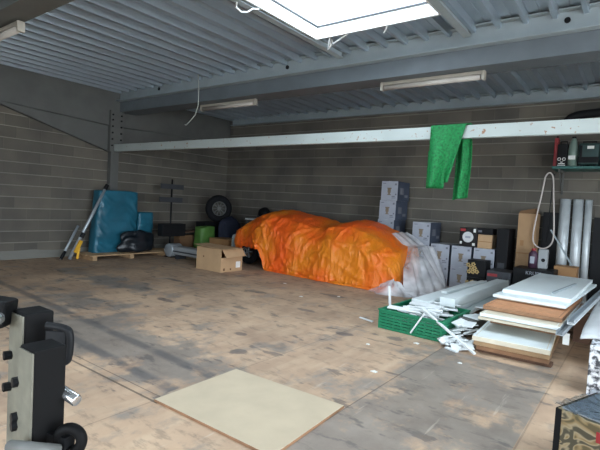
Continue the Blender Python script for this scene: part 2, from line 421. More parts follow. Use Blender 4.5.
wf.box(XL, DOOR[0], YF-.2, YF, 0, ZC+.1); wf.box(DOOR[1], XR, YF-.2, YF, 0, ZC+.1); wf.box(DOOR[0], DOOR[1], YF-.2, YF, DOOR[2], ZC+.1)
tag(wf.build('wall_front', 'wall_y'), kind='structure')
mk('yard', (200, 198, 192), .9)
tag(MB().box(-16, 22, -18, YF-.3, -.2, -.01).box(XR+.3, 22, YF-.3, 18, -.2, -.01).build('ground', 'yard'), kind='structure')

# corrugated steel deck: wide flat pans with narrow ribs hanging down
PIT = .316; R0 = -.696
def deck_profile(xa, xb):
    pts = []
    k0 = int(math.floor((xa-R0)/PIT))-1; k1 = int(math.ceil((xb-R0)/PIT))+1
    for k in range(k0, k1+1):
        c = R0+k*PIT
        for dx, dz in ((-.036, 0), (-.024, -.098), (.024, -.098), (.036, 0), (.148, 0), (.158, -.008), (.168, 0)):
            pts.append((c+dx, ZC+dz+.01))
    pts = [p for p in pts if xa < p[0] < xb]
    return [(xa, ZC+.01)]+pts+[(xb, ZC+.01)]
ck = MB()
def strip(xa, xb, ya, yb):
    P = deck_profile(xa, xb)
    a = [ck.bm.verts.new((x, ya, z)) for x, z in P]; b = [ck.bm.verts.new((x, yb, z)) for x, z in P]
    for i in range(len(P)-1): ck._f([a[i], b[i], b[i+1], a[i+1]])
ys = sorted({YF, YB} | {h[2] for h in HOLES} | {h[3] for h in HOLES})
for ya, yb in zip(ys, ys[1:]):
    hs = sorted([h for h in HOLES if h[2] <= ya+1e-6 and h[3] >= yb-1e-6]); x = XL
    for h in hs: strip(x, h[0], ya, yb); x = h[1]
    strip(x, XR, ya, yb)
dk = ck.build('ceiling', 'deck'); tag(dk, kind='structure')
# opaque roof build-up above the deck
rb = MB(); g_ = .035
ry = sorted({YF, YB} | {h[2]-g_ for h in HOLES} | {h[3]+g_ for h in HOLES})
for ya, yb in zip(ry, ry[1:]):
    hs = sorted([h for h in HOLES if h[2]-g_ <= ya+1e-6 and h[3]+g_ >= yb-1e-6]); x = XL
    for h in hs: rb.box(x, h[0]-g_, ya, yb, ZC+.03, ZC+.12); x = h[1]+g_
    rb.box(x, XR, ya, yb, ZC+.03, ZC+.12)
tag(rb.build('roof_slab', 'render'), kind='structure')
for i, h in enumerate(HOLES):
    x0, x1, y0, y1 = h
    m = MB(); t = .03
    m.box(x0-t, x0, y0-t, y1+t, 3.80, 4.13).box(x1, x1+t, y0-t, y1+t, 3.80, 4.13).box(x0, x1, y0-t, y0, 3.80, 4.13).box(x0, x1, y1, y1+t, 3.80, 4.13)
    wn = m.build('window_%d' % (i+1), 'white_paint'); tag(wn, kind='structure')
    m = MB(); m.box(x0, x1, y0, y1, 4.115, 4.128); m.build('window_pane', 'glass', wn)
    m = MB(); m.box(x0, x0+.02, y0, y1, 3.955, 3.975).box(x1-.02, x1, y0, y1, 3.955, 3.975).box(x0, x1, y0, y0+.02, 3.955, 3.975).box(x0, x1, y1-.02, y1, 3.955, 3.975); m.build('glazing_ledge', 'dark_grey', wn)
    m = MB()
    for q in (1, 2): m.box(x0+(x1-x0)*q/3-.015, x0+(x1-x0)*q/3+.015, y0, y1, 4.085, 4.114)
    m.build('glazing_bar', 'white_paint', wn)

# ------------------------------------------------------------ steelwork
def ibeam_x(y, z0, z1, name, label, fl=.16, x0=XL+.02, x1=XR-.02, m='steel', parent=None):
    b = MB(); b.box(x0, x1, y-fl/2, y+fl/2, z0, z0+.018).box(x0, x1, y-fl/2, y+fl/2, z1-.018, z1).box(x0, x1, y-.008, y+.008, z0+.018, z1-.018)
    return b
bm_ = thing('roof_beam', (XL+.02, 6.2, 3.42), 'grey double steel roof beam crossing the ceiling over the middle of the floor', 'beam')
b = MB(); L_ = XR-XL-.04
b.box(0, L_, -.015, .015, .262, .50).box(0, L_, -.10, .10, .50, .518).box(0, L_, -.13, .13, .244, .262).build('upper_girder', 'steel', bm_)  # lighter steel than below: the skylight's brightness is put into the colour
b = MB(); b.box(0, L_, -.02, .40, 0, .018).box(0, L_, -.01, .03, .018, .243).box(0, L_, .36, .39, .018, .243).build('lower_girder', 'steel_blue', bm_)
b = MB()
for x in (1.6, 5.2, 9.4): b.tube([(x, -.03, .40), (x, .0, .40)], .035, 10)
b.build('bolt_hole', 'black', bm_)
bn = thing('roof_beam', (XL+.02, 2.2, 3.42), 'grey steel roof beam nearest the viewer above the left light fitting', 'beam')
b = MB(); b.box(0, L_, -.15, .15, 0, .02).box(0, L_, -.01, .01, .02, .50).box(0, L_, -.15, .15, .50, .518).build('girder', 'steel_dark', bn)
bf = thing('roof_beam', (XL+.02, -1.6, 3.42), 'grey steel roof beam behind the viewer', 'beam')
b = MB(); b.box(0, L_, -.1, .1, 0, .02).box(0, L_, -.01, .01, .02, .50).box(0, L_, -.1, .1, .50, .518).build('girder', 'steel_dark', bf)
bw = thing('wall_beam', (XL+.2, 9.8, 3.70), 'blue-grey steel beam running along the top of the back wall', 'beam')
b = MB(); b.box(0, L_-.2, -.07, .08, 0, .015).box(0, L_-.2, .04, .06, .015, .22).box(0, L_-.2, -.07, .08, .22, .235).build('girder', 'steel', bw)
for i, h in enumerate(HOLES):
    for s, x in (('left', h[0]-.10), ('right', h[1]+.09)):
        ya, yb = (2.37, 6.08) if h[3] > 3 else (-2.6, 2.03)
        if i == 1: ya, yb = -1.48, 2.03
        lab = {0: 'grey steel trimmer on the %s side of the bright skylight' % s, 1: 'steel trimmer on the %s side of the added rear skylight' % s, 2: 'steel trimmer on the %s side of the added far right skylight' % s}[i]
        b = MB(); b.box(x-.05, x+.05, ya, yb, 3.78, 3.793).box(x-.05, x+.05, ya, yb, 3.867, 3.88).box(x-.006, x+.006, ya, yb, 3.793, 3.867)
        tag(b.build('skylight_trimmer', 'steel', loc=(x, ya, 3.78)), lab, 'beam')
# portal frame on the left wall: rafter, haunches and post
pf = thing('portal_frame', (XL+.01, 6.09, 0), 'dark grey steel portal frame with haunches and a slim post on the left wall', 'frame')
def pl(poly, x0, x1): return [(x0, y-6.09, z) for y, z in poly], (x1-x0, 0, 0)
b = MB(); b.prism(*pl([(-3.9, 3.2), (3.5, 3.16), (5.95, 3.07), (9.85, 3.07+.1), (9.85, 3.86), (-3.9, 3.86)], .0, .10))
b.build('rafter', 'steel_dark', pf)
b = MB(); b.prism(*pl([(3.5, 3.15), (3.54, 3.16), (5.95, 3.06), (5.95, 2.46)], 0, .07)); b.bar((.06, 3.5-6.09, 3.15), (.06, -.14, 2.46), .12, .012, (1, 0, 0), R(90)); b.build('haunch', 'steel_dark', pf)
b = MB(); b.prism(*pl([(8.6, 3.15), (6.22, 3.06), (6.22, 2.5)], 0, .07)); b.bar((.06, 8.6-6.09, 3.15), (.06, .13, 2.5), .12, .012, (1, 0, 0), R(90)); b.build('haunch', 'steel_dark', pf)
b = MB(); b.bar((.06, -2.5, 3.165), (.06, -.14, 3.075), .14, .012); b.bar((.06, .13, 3.075), (.06, 3.7, 3.17), .14, .012); b.build('flange', 'steel_dark', pf)
b = MB(); b.box(0, .14, -.11, .09, 0, 2.46).build('post', 'steel_dark', pf)
b = MB(); b.box(0, .18, -.17, .15, 2.46, 3.42).build('end_plate', 'steel_dark', pf)
b = MB()
for z in (2.6, 2.75, 2.9, 3.05, 3.2, 3.32):
    for y in (-.12, .10): MB().tube([(.17, y, z), (.20, y, z)], .022, 6).build('bolt', 'black', pf)
# the white tie beam
wb = MB(); x0 = XL+.2
wb.box(x0, XR, 6.02, 6.10, 2.465, 2.63)
tag(wb.build('tie_beam', 'white_beam', loc=(x0, 6.06, 2.465), bevel=.004), 'long white painted beam spanning the room at head height', 'beam')

# ------------------------------------------------------------ light fittings
def fitting(loc, length, label):
    t = thing('light_fitting', loc, label, 'ceiling light', 'fluorescent battens under the roof beams')
    L2 = length/2
    MB().box(-L2, L2, -.035, .035, .035, .08).build('housing', 'fixture', t, .004)
    MB().tube([(-L2+.04, 0, .0), (L2-.04, 0, 0)], .038, 14).build('diffuser', 'tube_glass', t, smooth=True)
    for s in (-1, 1): MB().box(s*L2-.02, s*L2+.02, -.042, .042, -.042, .08).build('end_cap', 'fixture', t, .006)
    for s in (-.6, .6): MB().box(s*L2-.012, s*L2+.012, -.01, .01, .08, .10).build('bracket', 'steel', t)
    return t
fitting((-6.76, 6.42, 3.335), 1.5, 'short dim fluorescent fitting on the left under the middle roof beam')
fitting((-2.60, 6.40, 3.335), 1.5, 'pale fluorescent fitting under the middle roof beam near the wall shelf')
fitting((-6.75, 2.29, 3.318), 1.75, 'yellowed fluorescent fitting at the top left corner of the view')

# hanging cable and loose wires
tag(MB().tube([(-7.19, 6.0, 3.93), (-7.15, 6.0, 3.6), (-7.14, 6.0, 3.3), (-7.22, 6.0, 3.12), (-7.36, 5.99, 3.0), (-7.47, 5.99, 2.93), (-7.52, 6.0, 2.95)], .009, 6).build('hanging_cable', 'cable', smooth=True, loc=(-7.19, 6.0, 3.93)), 'thin pale cable dangling from the corrugated ceiling', 'cable')
wires = [([(-3.66, 5.34, 3.93), (-3.68, 5.36, 3.80), (-3.76, 5.46, 3.70), (-3.69, 5.42, 3.74), (-3.66, 5.38, 3.82), (-3.62, 5.38, 3.74), (-3.5, 5.36, 3.78), (-3.40, 5.36, 3.82), (-3.28, 5.34, 3.9)], 'tangled white wire hanging at the inner corner of the skylight'),
         ([(-2.78, 5.36, 3.93), (-2.82, 5.38, 3.80), (-2.86, 5.40, 3.76)], 'short white wire stub under the skylight far edge'),
         ([(-3.93, 3.80, 3.80), (-3.98, 3.84, 3.74), (-3.95, 3.90, 3.70), (-3.9, 3.95, 3.71), (-3.87, 4.0, 3.76), (-3.86, 4.1, 3.79)], 'white wire loop under the left skylight trimmer')]
for p, l in wires: tag(MB().tube(p, .011, 6).build('loose_wire', 'white_wire', smooth=True, loc=p[0]), l, 'wire')

# ------------------------------------------------------------ green cloth over the tie beam
def cloth_front(u, v):
    x = -2.37+.47*u
    if v < .12: k = v/.12; y = 6.13-.14*k-.0; z = 2.645
    else:
        k = (v-.12)/.88; z = 2.645-k*(.80+.04*math.sin(u*5)); bul = math.sin(PI*min(1, u/.62))*(.08+.11*k)*min(1, k*2.2) if u < .62 else 0
        y = 5.99-bul-.02*math.sin(u*13+k*2)*k
        x = -2.37+.47*u*(1-.42*k)+.01*k
    return Vector((x, y, z))
def cloth_back(u, v):
    k = v; x = -2.06+.21*u+.02*math.sin(k*4); z = 2.64-k*.98
    if k < .06: return Vector((x, 6.0+.13*(k/.06), 2.645))
    return Vector((x-.04*(1-k), 6.13+.035*math.sin(u*9+k)+.02, z+.04*u*k))
gc = thing('green_cloth', (-2.15, 6.06, 2.64), 'bright green cloth sheet hung over the white beam', 'cloth')
def shifted(fn): return lambda u, v: fn(u, v)-Vector((-2.15, 6.06, 2.64))
MB().grid(shifted(cloth_front), 40, 30).build('front_flap', 'cloth_green', gc, smooth=True, solid=.008)
MB().grid(shifted(cloth_back), 24, 30).build('back_flap', 'cloth_green', gc, smooth=True, solid=.008)
def cf(u, v):     # folded-back lip that leaves the bottom of the fold open and dark
    x = -2.38+.24*u; z = 2.3-v*.50; y = 5.985+.0*math.sin(u*PI); return Vector((x, y, z))-Vector((-2.15, 6.06, 2.64))
MB().grid(cf, 8, 8).build('inner_fold', 'cloth_green', gc, smooth=True, solid=.006)

# ------------------------------------------------------------ car and covers
car = thing('car', (-6.12, 8.42, 0), 'low pale grey car mostly hidden beneath the orange tarpaulin', 'car')
prof = [(-2.05, .30), (-2.1, .55), (-2.0, .72), (-1.5, .82), (-1.05, .90), (-.75, 1.14), (-.2, 1.18), (.25, 1.1), (.55, .92), (1.2, .88), (1.85, .76), (2.02, .55), (2.0, .28), (1.75, .20), (1.62, .45), (1.3, .58), (.98, .45), (.86, .2), (-.86, .2), (-.98, .45), (-1.3, .58), (-1.62, .45), (-1.74, .22)]
b = MB()
def cw(z): return .60 if z < .6 else .60-(z-.6)*.5
prof = [(max(-1.76, x*.95), z*.9) for x, z in prof]
A = [[b.bm.verts.new((x, s*cw(z), z)) for x, z in prof] for s in (-1, 1)]
b._f(A[0]); b._f(A[1][::-1])
for i in range(len(prof)): b._f([A[0][i], A[0][(i+1) % len(prof)], A[1][(i+1) % len(prof)], A[1][i]])
b.build('body', 'car_grey', car, .03)
for sx in (-1.235, 1.235):
    for sy in (-.52, .52):
        wh = MB().torus((sx, sy, .30), .22, .08, 'y', 28, 10, 1.1).build('wheel', 'rubber', car, smooth=True)
        r_ = MB(); r_.torus((sx, sy, .30), .145, .012, 'y', 24, 6)
        for k in range(5):
            a = k*2*PI/5; r_.bar((sx, sy+(.03 if sy > 0 else -.03), .30), (sx+.15*math.cos(a), sy+(.03 if sy > 0 else -.03), .30+.15*math.sin(a)), .03, .02, (0, 1, 0))
        r_.build('rim', 'silver', wh)
top_t = [(-8.1, .58), (-7.85, .80), (-7.45, 1.10), (-7.04, 1.27), (-6.6, 1.33), (-6.3, 1.28), (-5.7, 1.19), (-5.28, 1.10), (-4.96, 1.16), (-4.6, 1.23), (-4.37, 1.18), (-4.0, 1.02), (-3.75, .88), (-3.55, .74)]
def tarp(u, v):
    xs = -8.1+.75*max(0, 1-v/.5); x = xs+(-3.5-.42*max(0, v-.4)-xs)*u; zt = lerp_tab(top_t, x); zt = (zt+lerp_tab(top_t, x-.12)+lerp_tab(top_t, x+.12))/3
    # raised hem on the left, floor-length from x=-6.5 on
    hem = .42 if x < -6.66 else (.42*(1-(x+6.66)/.16) if x < -6.5 else .0)
    hem = max(hem, .012)
    fy = lerp_tab([(-8.1, 8.0), (-7.6, 7.72), (-6.8, 7.60), (-6.4, 7.52), (-4.8, 7.46), (-3.9, 7.46), (-3.5, 7.50)], x)
    by = lerp_tab([(-8.1, 9.0), (-7.6, 9.1), (-3.9, 9.02), (-3.5, 8.95)], x)
    P = [(fy-.03, hem), (fy+.0, hem+.16*(zt-hem)), (fy+.05, hem+.45*(zt-hem)), (fy+.12, hem+.68*(zt-hem)), (fy+.34, hem+.88*(zt-hem)), (8.25, zt*.975), (8.55, zt), (8.85, zt*.96), (by-.25, zt*.72), (by-.08, zt*.4), (by, .02)]
    t = v*(len(P)-1); i = min(int(t), len(P)-2); k = t-i
    y = P[i][0]*(1-k)+P[i+1][0]*k; z = P[i][1]*(1-k)+P[i+1][1]*k
    # folds: vertical pleats low down, big slack creases higher up, diagonal pulls
    lo = max(0, 1-v/.42)
    pl_ = (nz(x*1.7, v*1.2)*.10+nz(x*6+v*4, v*3, 4)*.014)*(.4+lo*.8)
    def crease(a, wd): return max(0, 1-abs(a)/wd)
    dg = .035*nz(x*1.2+v*3, x*.6-v*2, 8)+.028*crease(nz(x*1.1+v*4.5, x*.5-v*2, 2), .10)+.022*crease(nz(x*1.3-v*5, x*.6+v*2, 12), .08)
    n = pl_+dg+.014*crease(nz(x*3.2+v*6, v*7-x*2, 6), .12)+.012*crease(nz(x*3.6-v*9, v*5, 16), .12)+.016*crease(nz(x*5, v*2.2, 26), .12)*lo
    y -= (n+.02)*(1 if v < .5 else -.6); z += n*.5*(1 if z > .15 else 0)+(0.015*nz(x*3.7, v*9, 5) if z > .2 else 0)
    if v < .03: z = hem+(.03*nz(x*9, 1)+.02 if hem > .05 else .0)
    x += .03*nz(v*9, x*3, 7)
    return Vector((x, y, max(.01, z)))
T0 = Vector((-5.8, 8.4, 0))
tp = thing('tarpaulin', T0, 'orange translucent tarpaulin draped over the car', 'tarpaulin')
MB().grid(lambda u, v: tarp(u, v)-T0, 230, 90).build('sheet', 'tarp', tp, smooth=True, solid=.006)
# closing ends of the tarp
def endcap(xs, out):
    u0 = 0 if out < 0 else 1
    def fn(u, v):
        p = tarp(u0, v); q = Vector((p.x+out*(.06+.10*(1-p.z))*(1 if out > 0 else .1), p.y, .012 if out > 0 else max(.35, p.z*.55)))
        r = p.lerp(q, u); r.x += out*.05*math.sin(u*PI)+.03*nz(v*14, u*3)*u; return r-T0
    return fn
MB().grid(endcap(0, 1), 12, 90).build('right_end', 'tarp', tp, smooth=True, solid=.006)
MB().grid(endcap(0, -1), 8, 90).build('left_end', 'tarp', tp, smooth=True, solid=.006)
# gathered orange hem lying on the floor
def hemr(u, v):
    x = -6.48+3.0*u; fy = lerp_tab([(-6.5, 7.52), (-4.8, 7.42), (-3.9, 7.42), (-3.5, 7.36)], x)
    a = v*PI; r = .035+.03*abs(nz(x*4)); return Vector((x, fy-.02-r*math.cos(a)*1.4+.06*nz(x*3, 9), .008+r*math.sin(a)))-T0
MB().grid(hemr, 120, 8).build('gathered_hem', 'tarp', tp, smooth=True)

# clear plastic sheet over the right end
P0 = Vector((-3.4, 8.0, 0))
def sheet(u, v):       # u along the car end (front to back), v from top to floor
    y0 = 8.02-.62*min(1, v*1.15)**1.3; y = y0+(9.0-y0)*u; hf = min(1, .55+u*1.5); K = .38
    bx = -3.12+.30*math.sin(u*2.6)+.08*nz(u*7, 3)
    if v < K:
        k = v/K; x = -3.92*hf-3.50*(1-hf)+(.56*hf)*k; z = (lerp_tab(top_t, x)+.05)*hf*(1 if hf >= 1 else .92)
        if x > -3.6: z = min(z, .80*hf+.02)
    else:
        k = (v-K)/(1-K); xa = -3.92*hf-3.50*(1-hf)+.56*hf; za = .76*hf
        x = xa+(bx-xa)*k; z = za*(1-k)**1.1
    w_ = .2+v
    x += (nz(u*5, v*1.2)*.14+abs(nz(u*9, v*1.2, 2))*.07)*w_; y += nz(u*4, v*2, 5)*.08*v-(.10*v if u < .3 else 0)
    z = max(z+.03*nz(u*5, v*4), .008)
    if v > .88: z = .008+.05*abs(nz(u*11, v*9)); x += (v-.88)*.9
    return Vector((x, y, z))-P0
cs = thing('plastic_sheet', P0, 'crumpled clear plastic sheet spilling to the floor at the right end of the car', 'plastic sheet')
MB().grid(sheet, 110, 70).build('sheet', 'sheet', cs, smooth=True)
def sheet2(u, v):      # loose bunch on the floor
    a = u*2*PI; r = v*(.34+.10*nz(math.cos(a)*2, math.sin(a)*2)); z = .20*(1-v)**.8*(1+.5*nz(math.cos(a)*2, math.sin(a)*2, v*2))+.035*abs(nz(math.cos(a)*3+4, math.sin(a)*3, v*3))
    return Vector((-3.42+r*1.3*math.cos(a), 7.42+r*.8*math.sin(a), .006+max(0, z)))-P0
MB().grid(sheet2, 60, 16, True).build('loose_bunch', 'sheet', cs, smooth=True)

# ------------------------------------------------------------ stacked appliance cartons
GB = 'grey printed appliance cartons against the back wall'
def carton(loc, label, dx=.41, dy=.60, dz=.415):
    t = thing('carton', loc, label, 'box', GB)
    b = MB(); b.box(-dx/2, dx/2, 0, dy, 0, dz)
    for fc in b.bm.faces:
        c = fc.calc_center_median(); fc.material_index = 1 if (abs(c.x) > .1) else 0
    b.m(2).box(-.045, .03, -.003, 0, .17, .25).box(-.03, .015, -.003, 0, .13, .17).box(-.055, .045, -.003, 0, .25, .275).box(-.05, .04, -.003, 0, .115, .13)
    b.m(3).box(.06, .15, -.003, 0, .05, .062).box(.06, .13, -.003, 0, .08, .10).box(.135, .165, -.003, 0, .12, .15).box(-.16, -.09, -.003, 0, .36, .375).box(.12, .16, -.003, 0, .33, .37)
    b.m(3).box(dx/2, dx/2+.003, .12, .30, .14, .28).box(dx/2, dx/2+.003, .36, .52, .08, .14)
    b.build('body', ['grey_print', 'grey_side', 'brown_ink', 'ink'], t)
    MB().box(-.025, .025, 0, dy, dz, dz+.002).build('tape', 'label_white', t)
    return t
H = .418
c0 = carton((-4.46, 9.12, 0), 'grey carton at the bottom of the tall five-high stack behind the car', .385)
names = ['second from the bottom', 'third from the bottom', 'fourth from the bottom', 'topmost']
for k in range(4): dup(c0, (-4.46+[.01, -.02, .0, .02][k], 9.12, (k+1)*H), 'grey carton %s of the tall five-high stack behind the car' % names[k])
cols = [(-3.66, 3, 'column under the single raised carton beside the tall stack'), (-3.24, 2, 'column just right of the raised carton'), (-2.81, 2, 'column under the black box with the white bowl picture'), (-2.38, 2, 'column under the small tan carton')]
lev = {0: 'bottom grey carton', 1: 'upper grey carton', 2: 'raised third grey carton'}
for x, n, d in cols:
    for k in range(n): dup(c0, (x, 9.12, k*H+.0), '%s of the %s' % (lev[k] if not (n == 3 and k == 1) else 'middle grey carton', d))
TOP2 = 2*H+.002
t = thing('bowl_carton', (-2.71, 9.14, TOP2), 'glossy black carton with a white bowl picture on top of the grey cartons', 'box')
MB().box(-.165, .165, 0, .42, 0, .37).build('body', 'black_gloss', t, .004)
MB().tube([(0, -.002, .19), (0, -.005, .19)], .105, 20).build('printed_bowl', 'pad', t)
MB().box(-.05, .05, -.009, -.005, .17, .21).build('printed_machine', 'grey_print', t)
MB().box(-.15, -.05, -.004, 0, .30, .35).build('red_logo_patch', 'red', t)
MB().box(.10, .145, -.004, 0, .29, .36).box(-.15, -.11, -.004, 0, .05, .10).box(.09, .14, -.004, 0, .03, .08).build('white_badge', 'label_white', t)
t = thing('tan_carton', (-2.39, 9.14, TOP2), 'small tan carton on the grey cartons beside the bowl box', 'box')
MB().box(-.13, .13, 0, .35, 0, .26).build('body', 'card', t, .004); MB().box(-.13, .13, -.002, 0, .12, .135).build('tape', 'card_dark', t)
t = thing('dark_carton', (-2.42, 9.2, TOP2+.261), 'flat black carton lying on the small tan carton', 'box')
MB().box(-.15, .15, 0, .3, 0, .12).build('body', 'black', t, .004); MB().box(-.12, -.05, -.003, 0, .04, .08).build('print', 'ink', t)
t = thing('tall_black_carton', (-2.06, 9.1, 0), 'tall narrow black carton standing at the end of the grey carton row', 'box')
MB().box(-.10, .10, 0, .5, 0, 1.24).build('body', 'black', t, .004); MB().box(-.06, .06, -.003, 0, .35, .6).build('print', 'dark_grey', t)
# dark floral boxes in front
for k in range(2):
    t = thing('floral_carton', (-2.36, 8.62, k*.325), ['lower black carton with gold flower print in front of the grey cartons', 'upper black carton with gold flower print in front of the grey cartons'][k], 'box')
    MB().box(-.165, .165, 0, .30, 0, .32).build('body', 'black', t, .004)
    b = MB()
    for (x, z) in ((-.07, .10), (.0, .10), (-.035, .17), (.03, .17), (-.0, .24), (-.09, .22), (.07, .11)):
        for q in range(5):
            a = q*2*PI/5; b.tube([(x-.06+.026*math.cos(a), -.001, z+.026*math.sin(a)), (x-.06+.026*math.cos(a), -.005, z+.026*math.sin(a))], .016, 8)
    b.build('flower_print', 'gold', t)
# long low dark boxes
t = thing('long_carton', (-1.96, 8.55, 0), 'low dark grey carton with a red label behind the white boards', 'box')
MB().box(-.20, .20, 0, .5, 0, .50).build('body', 'dark_grey', t, .004); MB().box(-.19, -.02, -.003, 0, .40, .45).build('red_label', 'red', t)
t = thing('long_carton', (-1.42, 8.62, 0), 'low black carton with white lettering behind the white boards', 'box')
MB().box(-.32, .30, 0, .5, 0, .60).build('body', 'black', t, .004)
text('KRUPS', .085, 'lettering', 'grey_print', t, (.0, -.002, .53), (R(90), 0, 0))
# tall brown carton
t = thing('tall_carton', (-1.71, 9.3, 0), 'tall brown cardboard carton standing upright against the back wall', 'box')
MB().box(-.15, .15, 0, .4, 0, 1.55).build('body', 'card_mid', t, .004); MB().box(-.152, .152, -.002, .402, .80, .82).box(-.09, -.03, -.003, 0, .95, 1.05).build('print', 'card_dark', t)
b = MB(); b.prism([(-.15, 0, 1.55), (.15, 0, 1.55), (.11, -.02, 1.64), (-.12, 0, 1.60)], (0, .006, 0)); b.build('open_flap', 'card_in', t); b = MB(); b.prism([(-.15, .40, 1.55), (.15, .40, 1.55), (.10, .33, 1.66), (-.08, .35, 1.63)], (0, .006, 0)); b.build('open_flap', 'card_in', t)
# dark panel, canister, grey housing, brown box, bar
tag(MB().box(-.14, .16, -.05, .05, 0, 1.6).build('leaning_board', 'black', loc=None), 'dark upright panel leaning behind the pale hose loop', 'panel').location = (-1.38, 9.8, 0)
t = thing('canister', (-1.52, 9.22, .601), 'dark purple canister with a pale label under the hose loop', 'canister')
MB().tube([(0, 0, 0), (0, 0, .24), (0, 0, .28), (0, 0, .30)], [.075, .075, .05, .03], 18).build('body', 'purple', t, smooth=True)
MB().tube([(0, 0, .30), (0, 0, .34)], .035, 12).build('cap', 'red', t); MB().box(-.035, .035, -.078, -.07, .08, .2).build('label', 'grey_print', t)
t.location = (-1.50, 8.95, .601)
t = thing('grey_housing', (-1.345, 8.92, .601), 'upright grey plastic housing with a dark round hole', 'appliance')
MB().box(-.075, .075, 0, .12, 0, .34).build('body', 'grey_plastic', t, .015); MB().tube([(.01, -.004, .15), (.01, 0, .15)], .032, 14).build('socket', 'black', t)
t = thing('brown_carton', (-1.03, 9.13, 0), 'small brown cardboard carton at the foot of the silver ducts', 'box')
MB().box(-.16, .19, 0, .35, 0, .66).build('body', 'card_dark', t, .004); MB().box(-.16, .19, .165, .185, .66, .662).build('tape', 'card', t)
tag(MB().bar((-1.32, 9.38, 1.28), (-.94, 9.34, .678), .035, .02).build('metal_bar', 'steel', loc=(-.94, 9.34, .66)), 'slim grey metal bar leaning diagonally across the silver ducts', 'bar')
# silver ducts
for i, (xt, xb, r, l) in enumerate([(-1.17, -1.14, .088, 'leftmost and widest silver duct tube leaning on the back wall'), (-.965, -.92, .080, 'middle silver duct tube leaning on the back wall'), (-.80, -.76, .055, 'rightmost thin silver duct tube leaning on the back wall')]):
    t = thing('duct_tube', (xb, 9.62, 0), l, 'duct')
    v0 = Vector((0, 0, .0)); v1 = Vector((xt-xb, .14, 1.86)); b = MB()
    def tubef(u, v, r=r, v1=v1): a = u*2*PI; return Vector((r*math.cos(a), r*math.sin(a), 0))+v1*v
    MB().grid(tubef, 28, 2, True).build('shell', 'galv', t, smooth=True, solid=.004)
    for q in (.02, .98): MB().torus(v1*q, r, .006, 'z', 24, 6).build('rim', 'galv', t, smooth=True)
tag(MB().box(-.08, .10, -.03, .03, 0, 1.55).build('black_board', 'black', loc=None), 'black upright board right of the silver ducts', 'board').location = (-.62, 9.8, 0)
# hose loop and strap
hk = thing('hose', (-1.41, 9.34, 2.31), 'pale grey hose hanging in a long loop from the shelf', 'hose')
pts = [(-1.50, 2.24), (-1.53, 1.95), (-1.585, 1.55), (-1.62, 1.2), (-1.60, 1.05), (-1.52, .97), (-1.42, .96), (-1.33, 1.03), (-1.29, 1.18), (-1.31, 1.55), (-1.345, 1.95), (-1.37, 2.22), (-1.41, 2.31), (-1.46, 2.31), (-1.50, 2.24)]
def smooth_pts(p, n=6):
    out = []
    for i in range(len(p)-1):
        a, b, c, d = [Vector(p[max(0, min(len(p)-1, j))]) for j in (i-1, i, i+1, i+2)]
        for k in range(n):
            t = k/n; out.append(.5*((2*b)+(c-a)*t+(2*a-5*b+4*c-d)*t*t+(3*b-a-3*c+d)*t**3))
    out.append(Vector(p[-1])); return out
P = [(x+1.45, -.1, z-2.33) for x, z in pts]
MB().tube(smooth_pts(P), .0125, 8).build('hose_loop', 'hose', hk, smooth=True)
MB().tube([(.02, -.1, .0), (.02, .5, .0)], .012, 8).build('hook', 'black', hk)
tag(MB().bar((-1.38, 9.62, 2.3), (-1.42, 9.62, 1.0), .035, .012).build('strap', 'black', loc=(-1.38, 9.62, 2.3)), 'black strap hanging inside the hose loop', 'strap')

# ------------------------------------------------------------ wall shelf and its load
sh = thing('wall_shelf', (-1.38, 9.3, 2.34), 'dark green metal shelf high on the back wall', 'shelf')
MB().box(0, 2.2, 0, .6, .04, .085).build('shelf_board', 'shelf_green', sh, .004)
for x in (.12, 2.0):
    b = MB(); b.box(x-.015, x+.015, .05, .59, .0, .04).box(x-.015, x+.015, .56, .59, -.4, 0); b.bar((x, .1, 0), (x, .57, -.38), .025, .02, (1, 0, 0)); b.build('bracket', 'steel_dark', sh)
ZS = 2.426
t = thing('power_tool_case', (-1.26, 9.36, ZS), 'black tool case with white markings on the left end of the shelf', 'case')
MB().box(-.06, .10, 0, .3, 0, .40).build('body', 'black', t, .01)
b = MB()
for x in (-.02, .055): b.torus((x, -.003, .13), .024, .006, 'y', 14, 6)
b.box(-.03, .07, -.006, 0, .04, .055).box(-.04, .08, -.006, 0, .015, .025).bar((-.0, -.003, .09), (.04, -.003, .06), .008, .006).bar((.04, -.003, .09), (.0, -.003, .06), .008, .006)
b.build('white_marks', 'label_white', t); MB().tube([(-.03, .15, .40), (-.03, .15, .46), (.07, .15, .46), (.07, .15, .40)], .012, 8).build('handle', 'black', t)
t = thing('red_can', (-1.35, 9.5, ZS), 'dark red can at the left end of the wall shelf', 'can')
MB().box(-.035, .03, -.08, .08, 0, .52).build('body', 'red', t, .012); MB().tube([(0, 0, .52), (0, 0, .56)], .02, 10).build('cap', 'black', t)
t = thing('plastic_jug', (-1.08, 9.42, ZS), 'cloudy grey-green plastic jug on the shelf between the two cases', 'jug')
MB().tube([(0, 0, 0), (0, 0, .30), (0, 0, .42), (0, 0, .50)], [.075, .078, .06, .03], 16).build('body', 'clear_jug', t, smooth=True)
MB().box(-.06, .05, -.082, -.07, .12, .19).build('label', 'label_white', t); MB().tube([(0, 0, .50), (0, 0, .53)], .034, 12).build('cap', 'black', t)
t = thing('compressor', (-.84, 9.33, ZS), 'dark green compressor with a white label on the wall shelf', 'machine')
MB().box(-.15, .16, 0, .3, .03, .40).build('body', 'machine_green', t, .03); MB().box(-.15, .16, -.012, 0, .06, .16).box(-.13, -.09, -.02, 0, .16, .36).build('grille', 'black', t, .003); MB().box(-.02, .08, -.014, .0, .30, .35).build('label', 'label_white', t)
MB().tube([(-.1, .15, .36), (-.1, .15, .44), (.1, .15, .44), (.1, .15, .36)], .014, 8).build('handle', 'black', t)
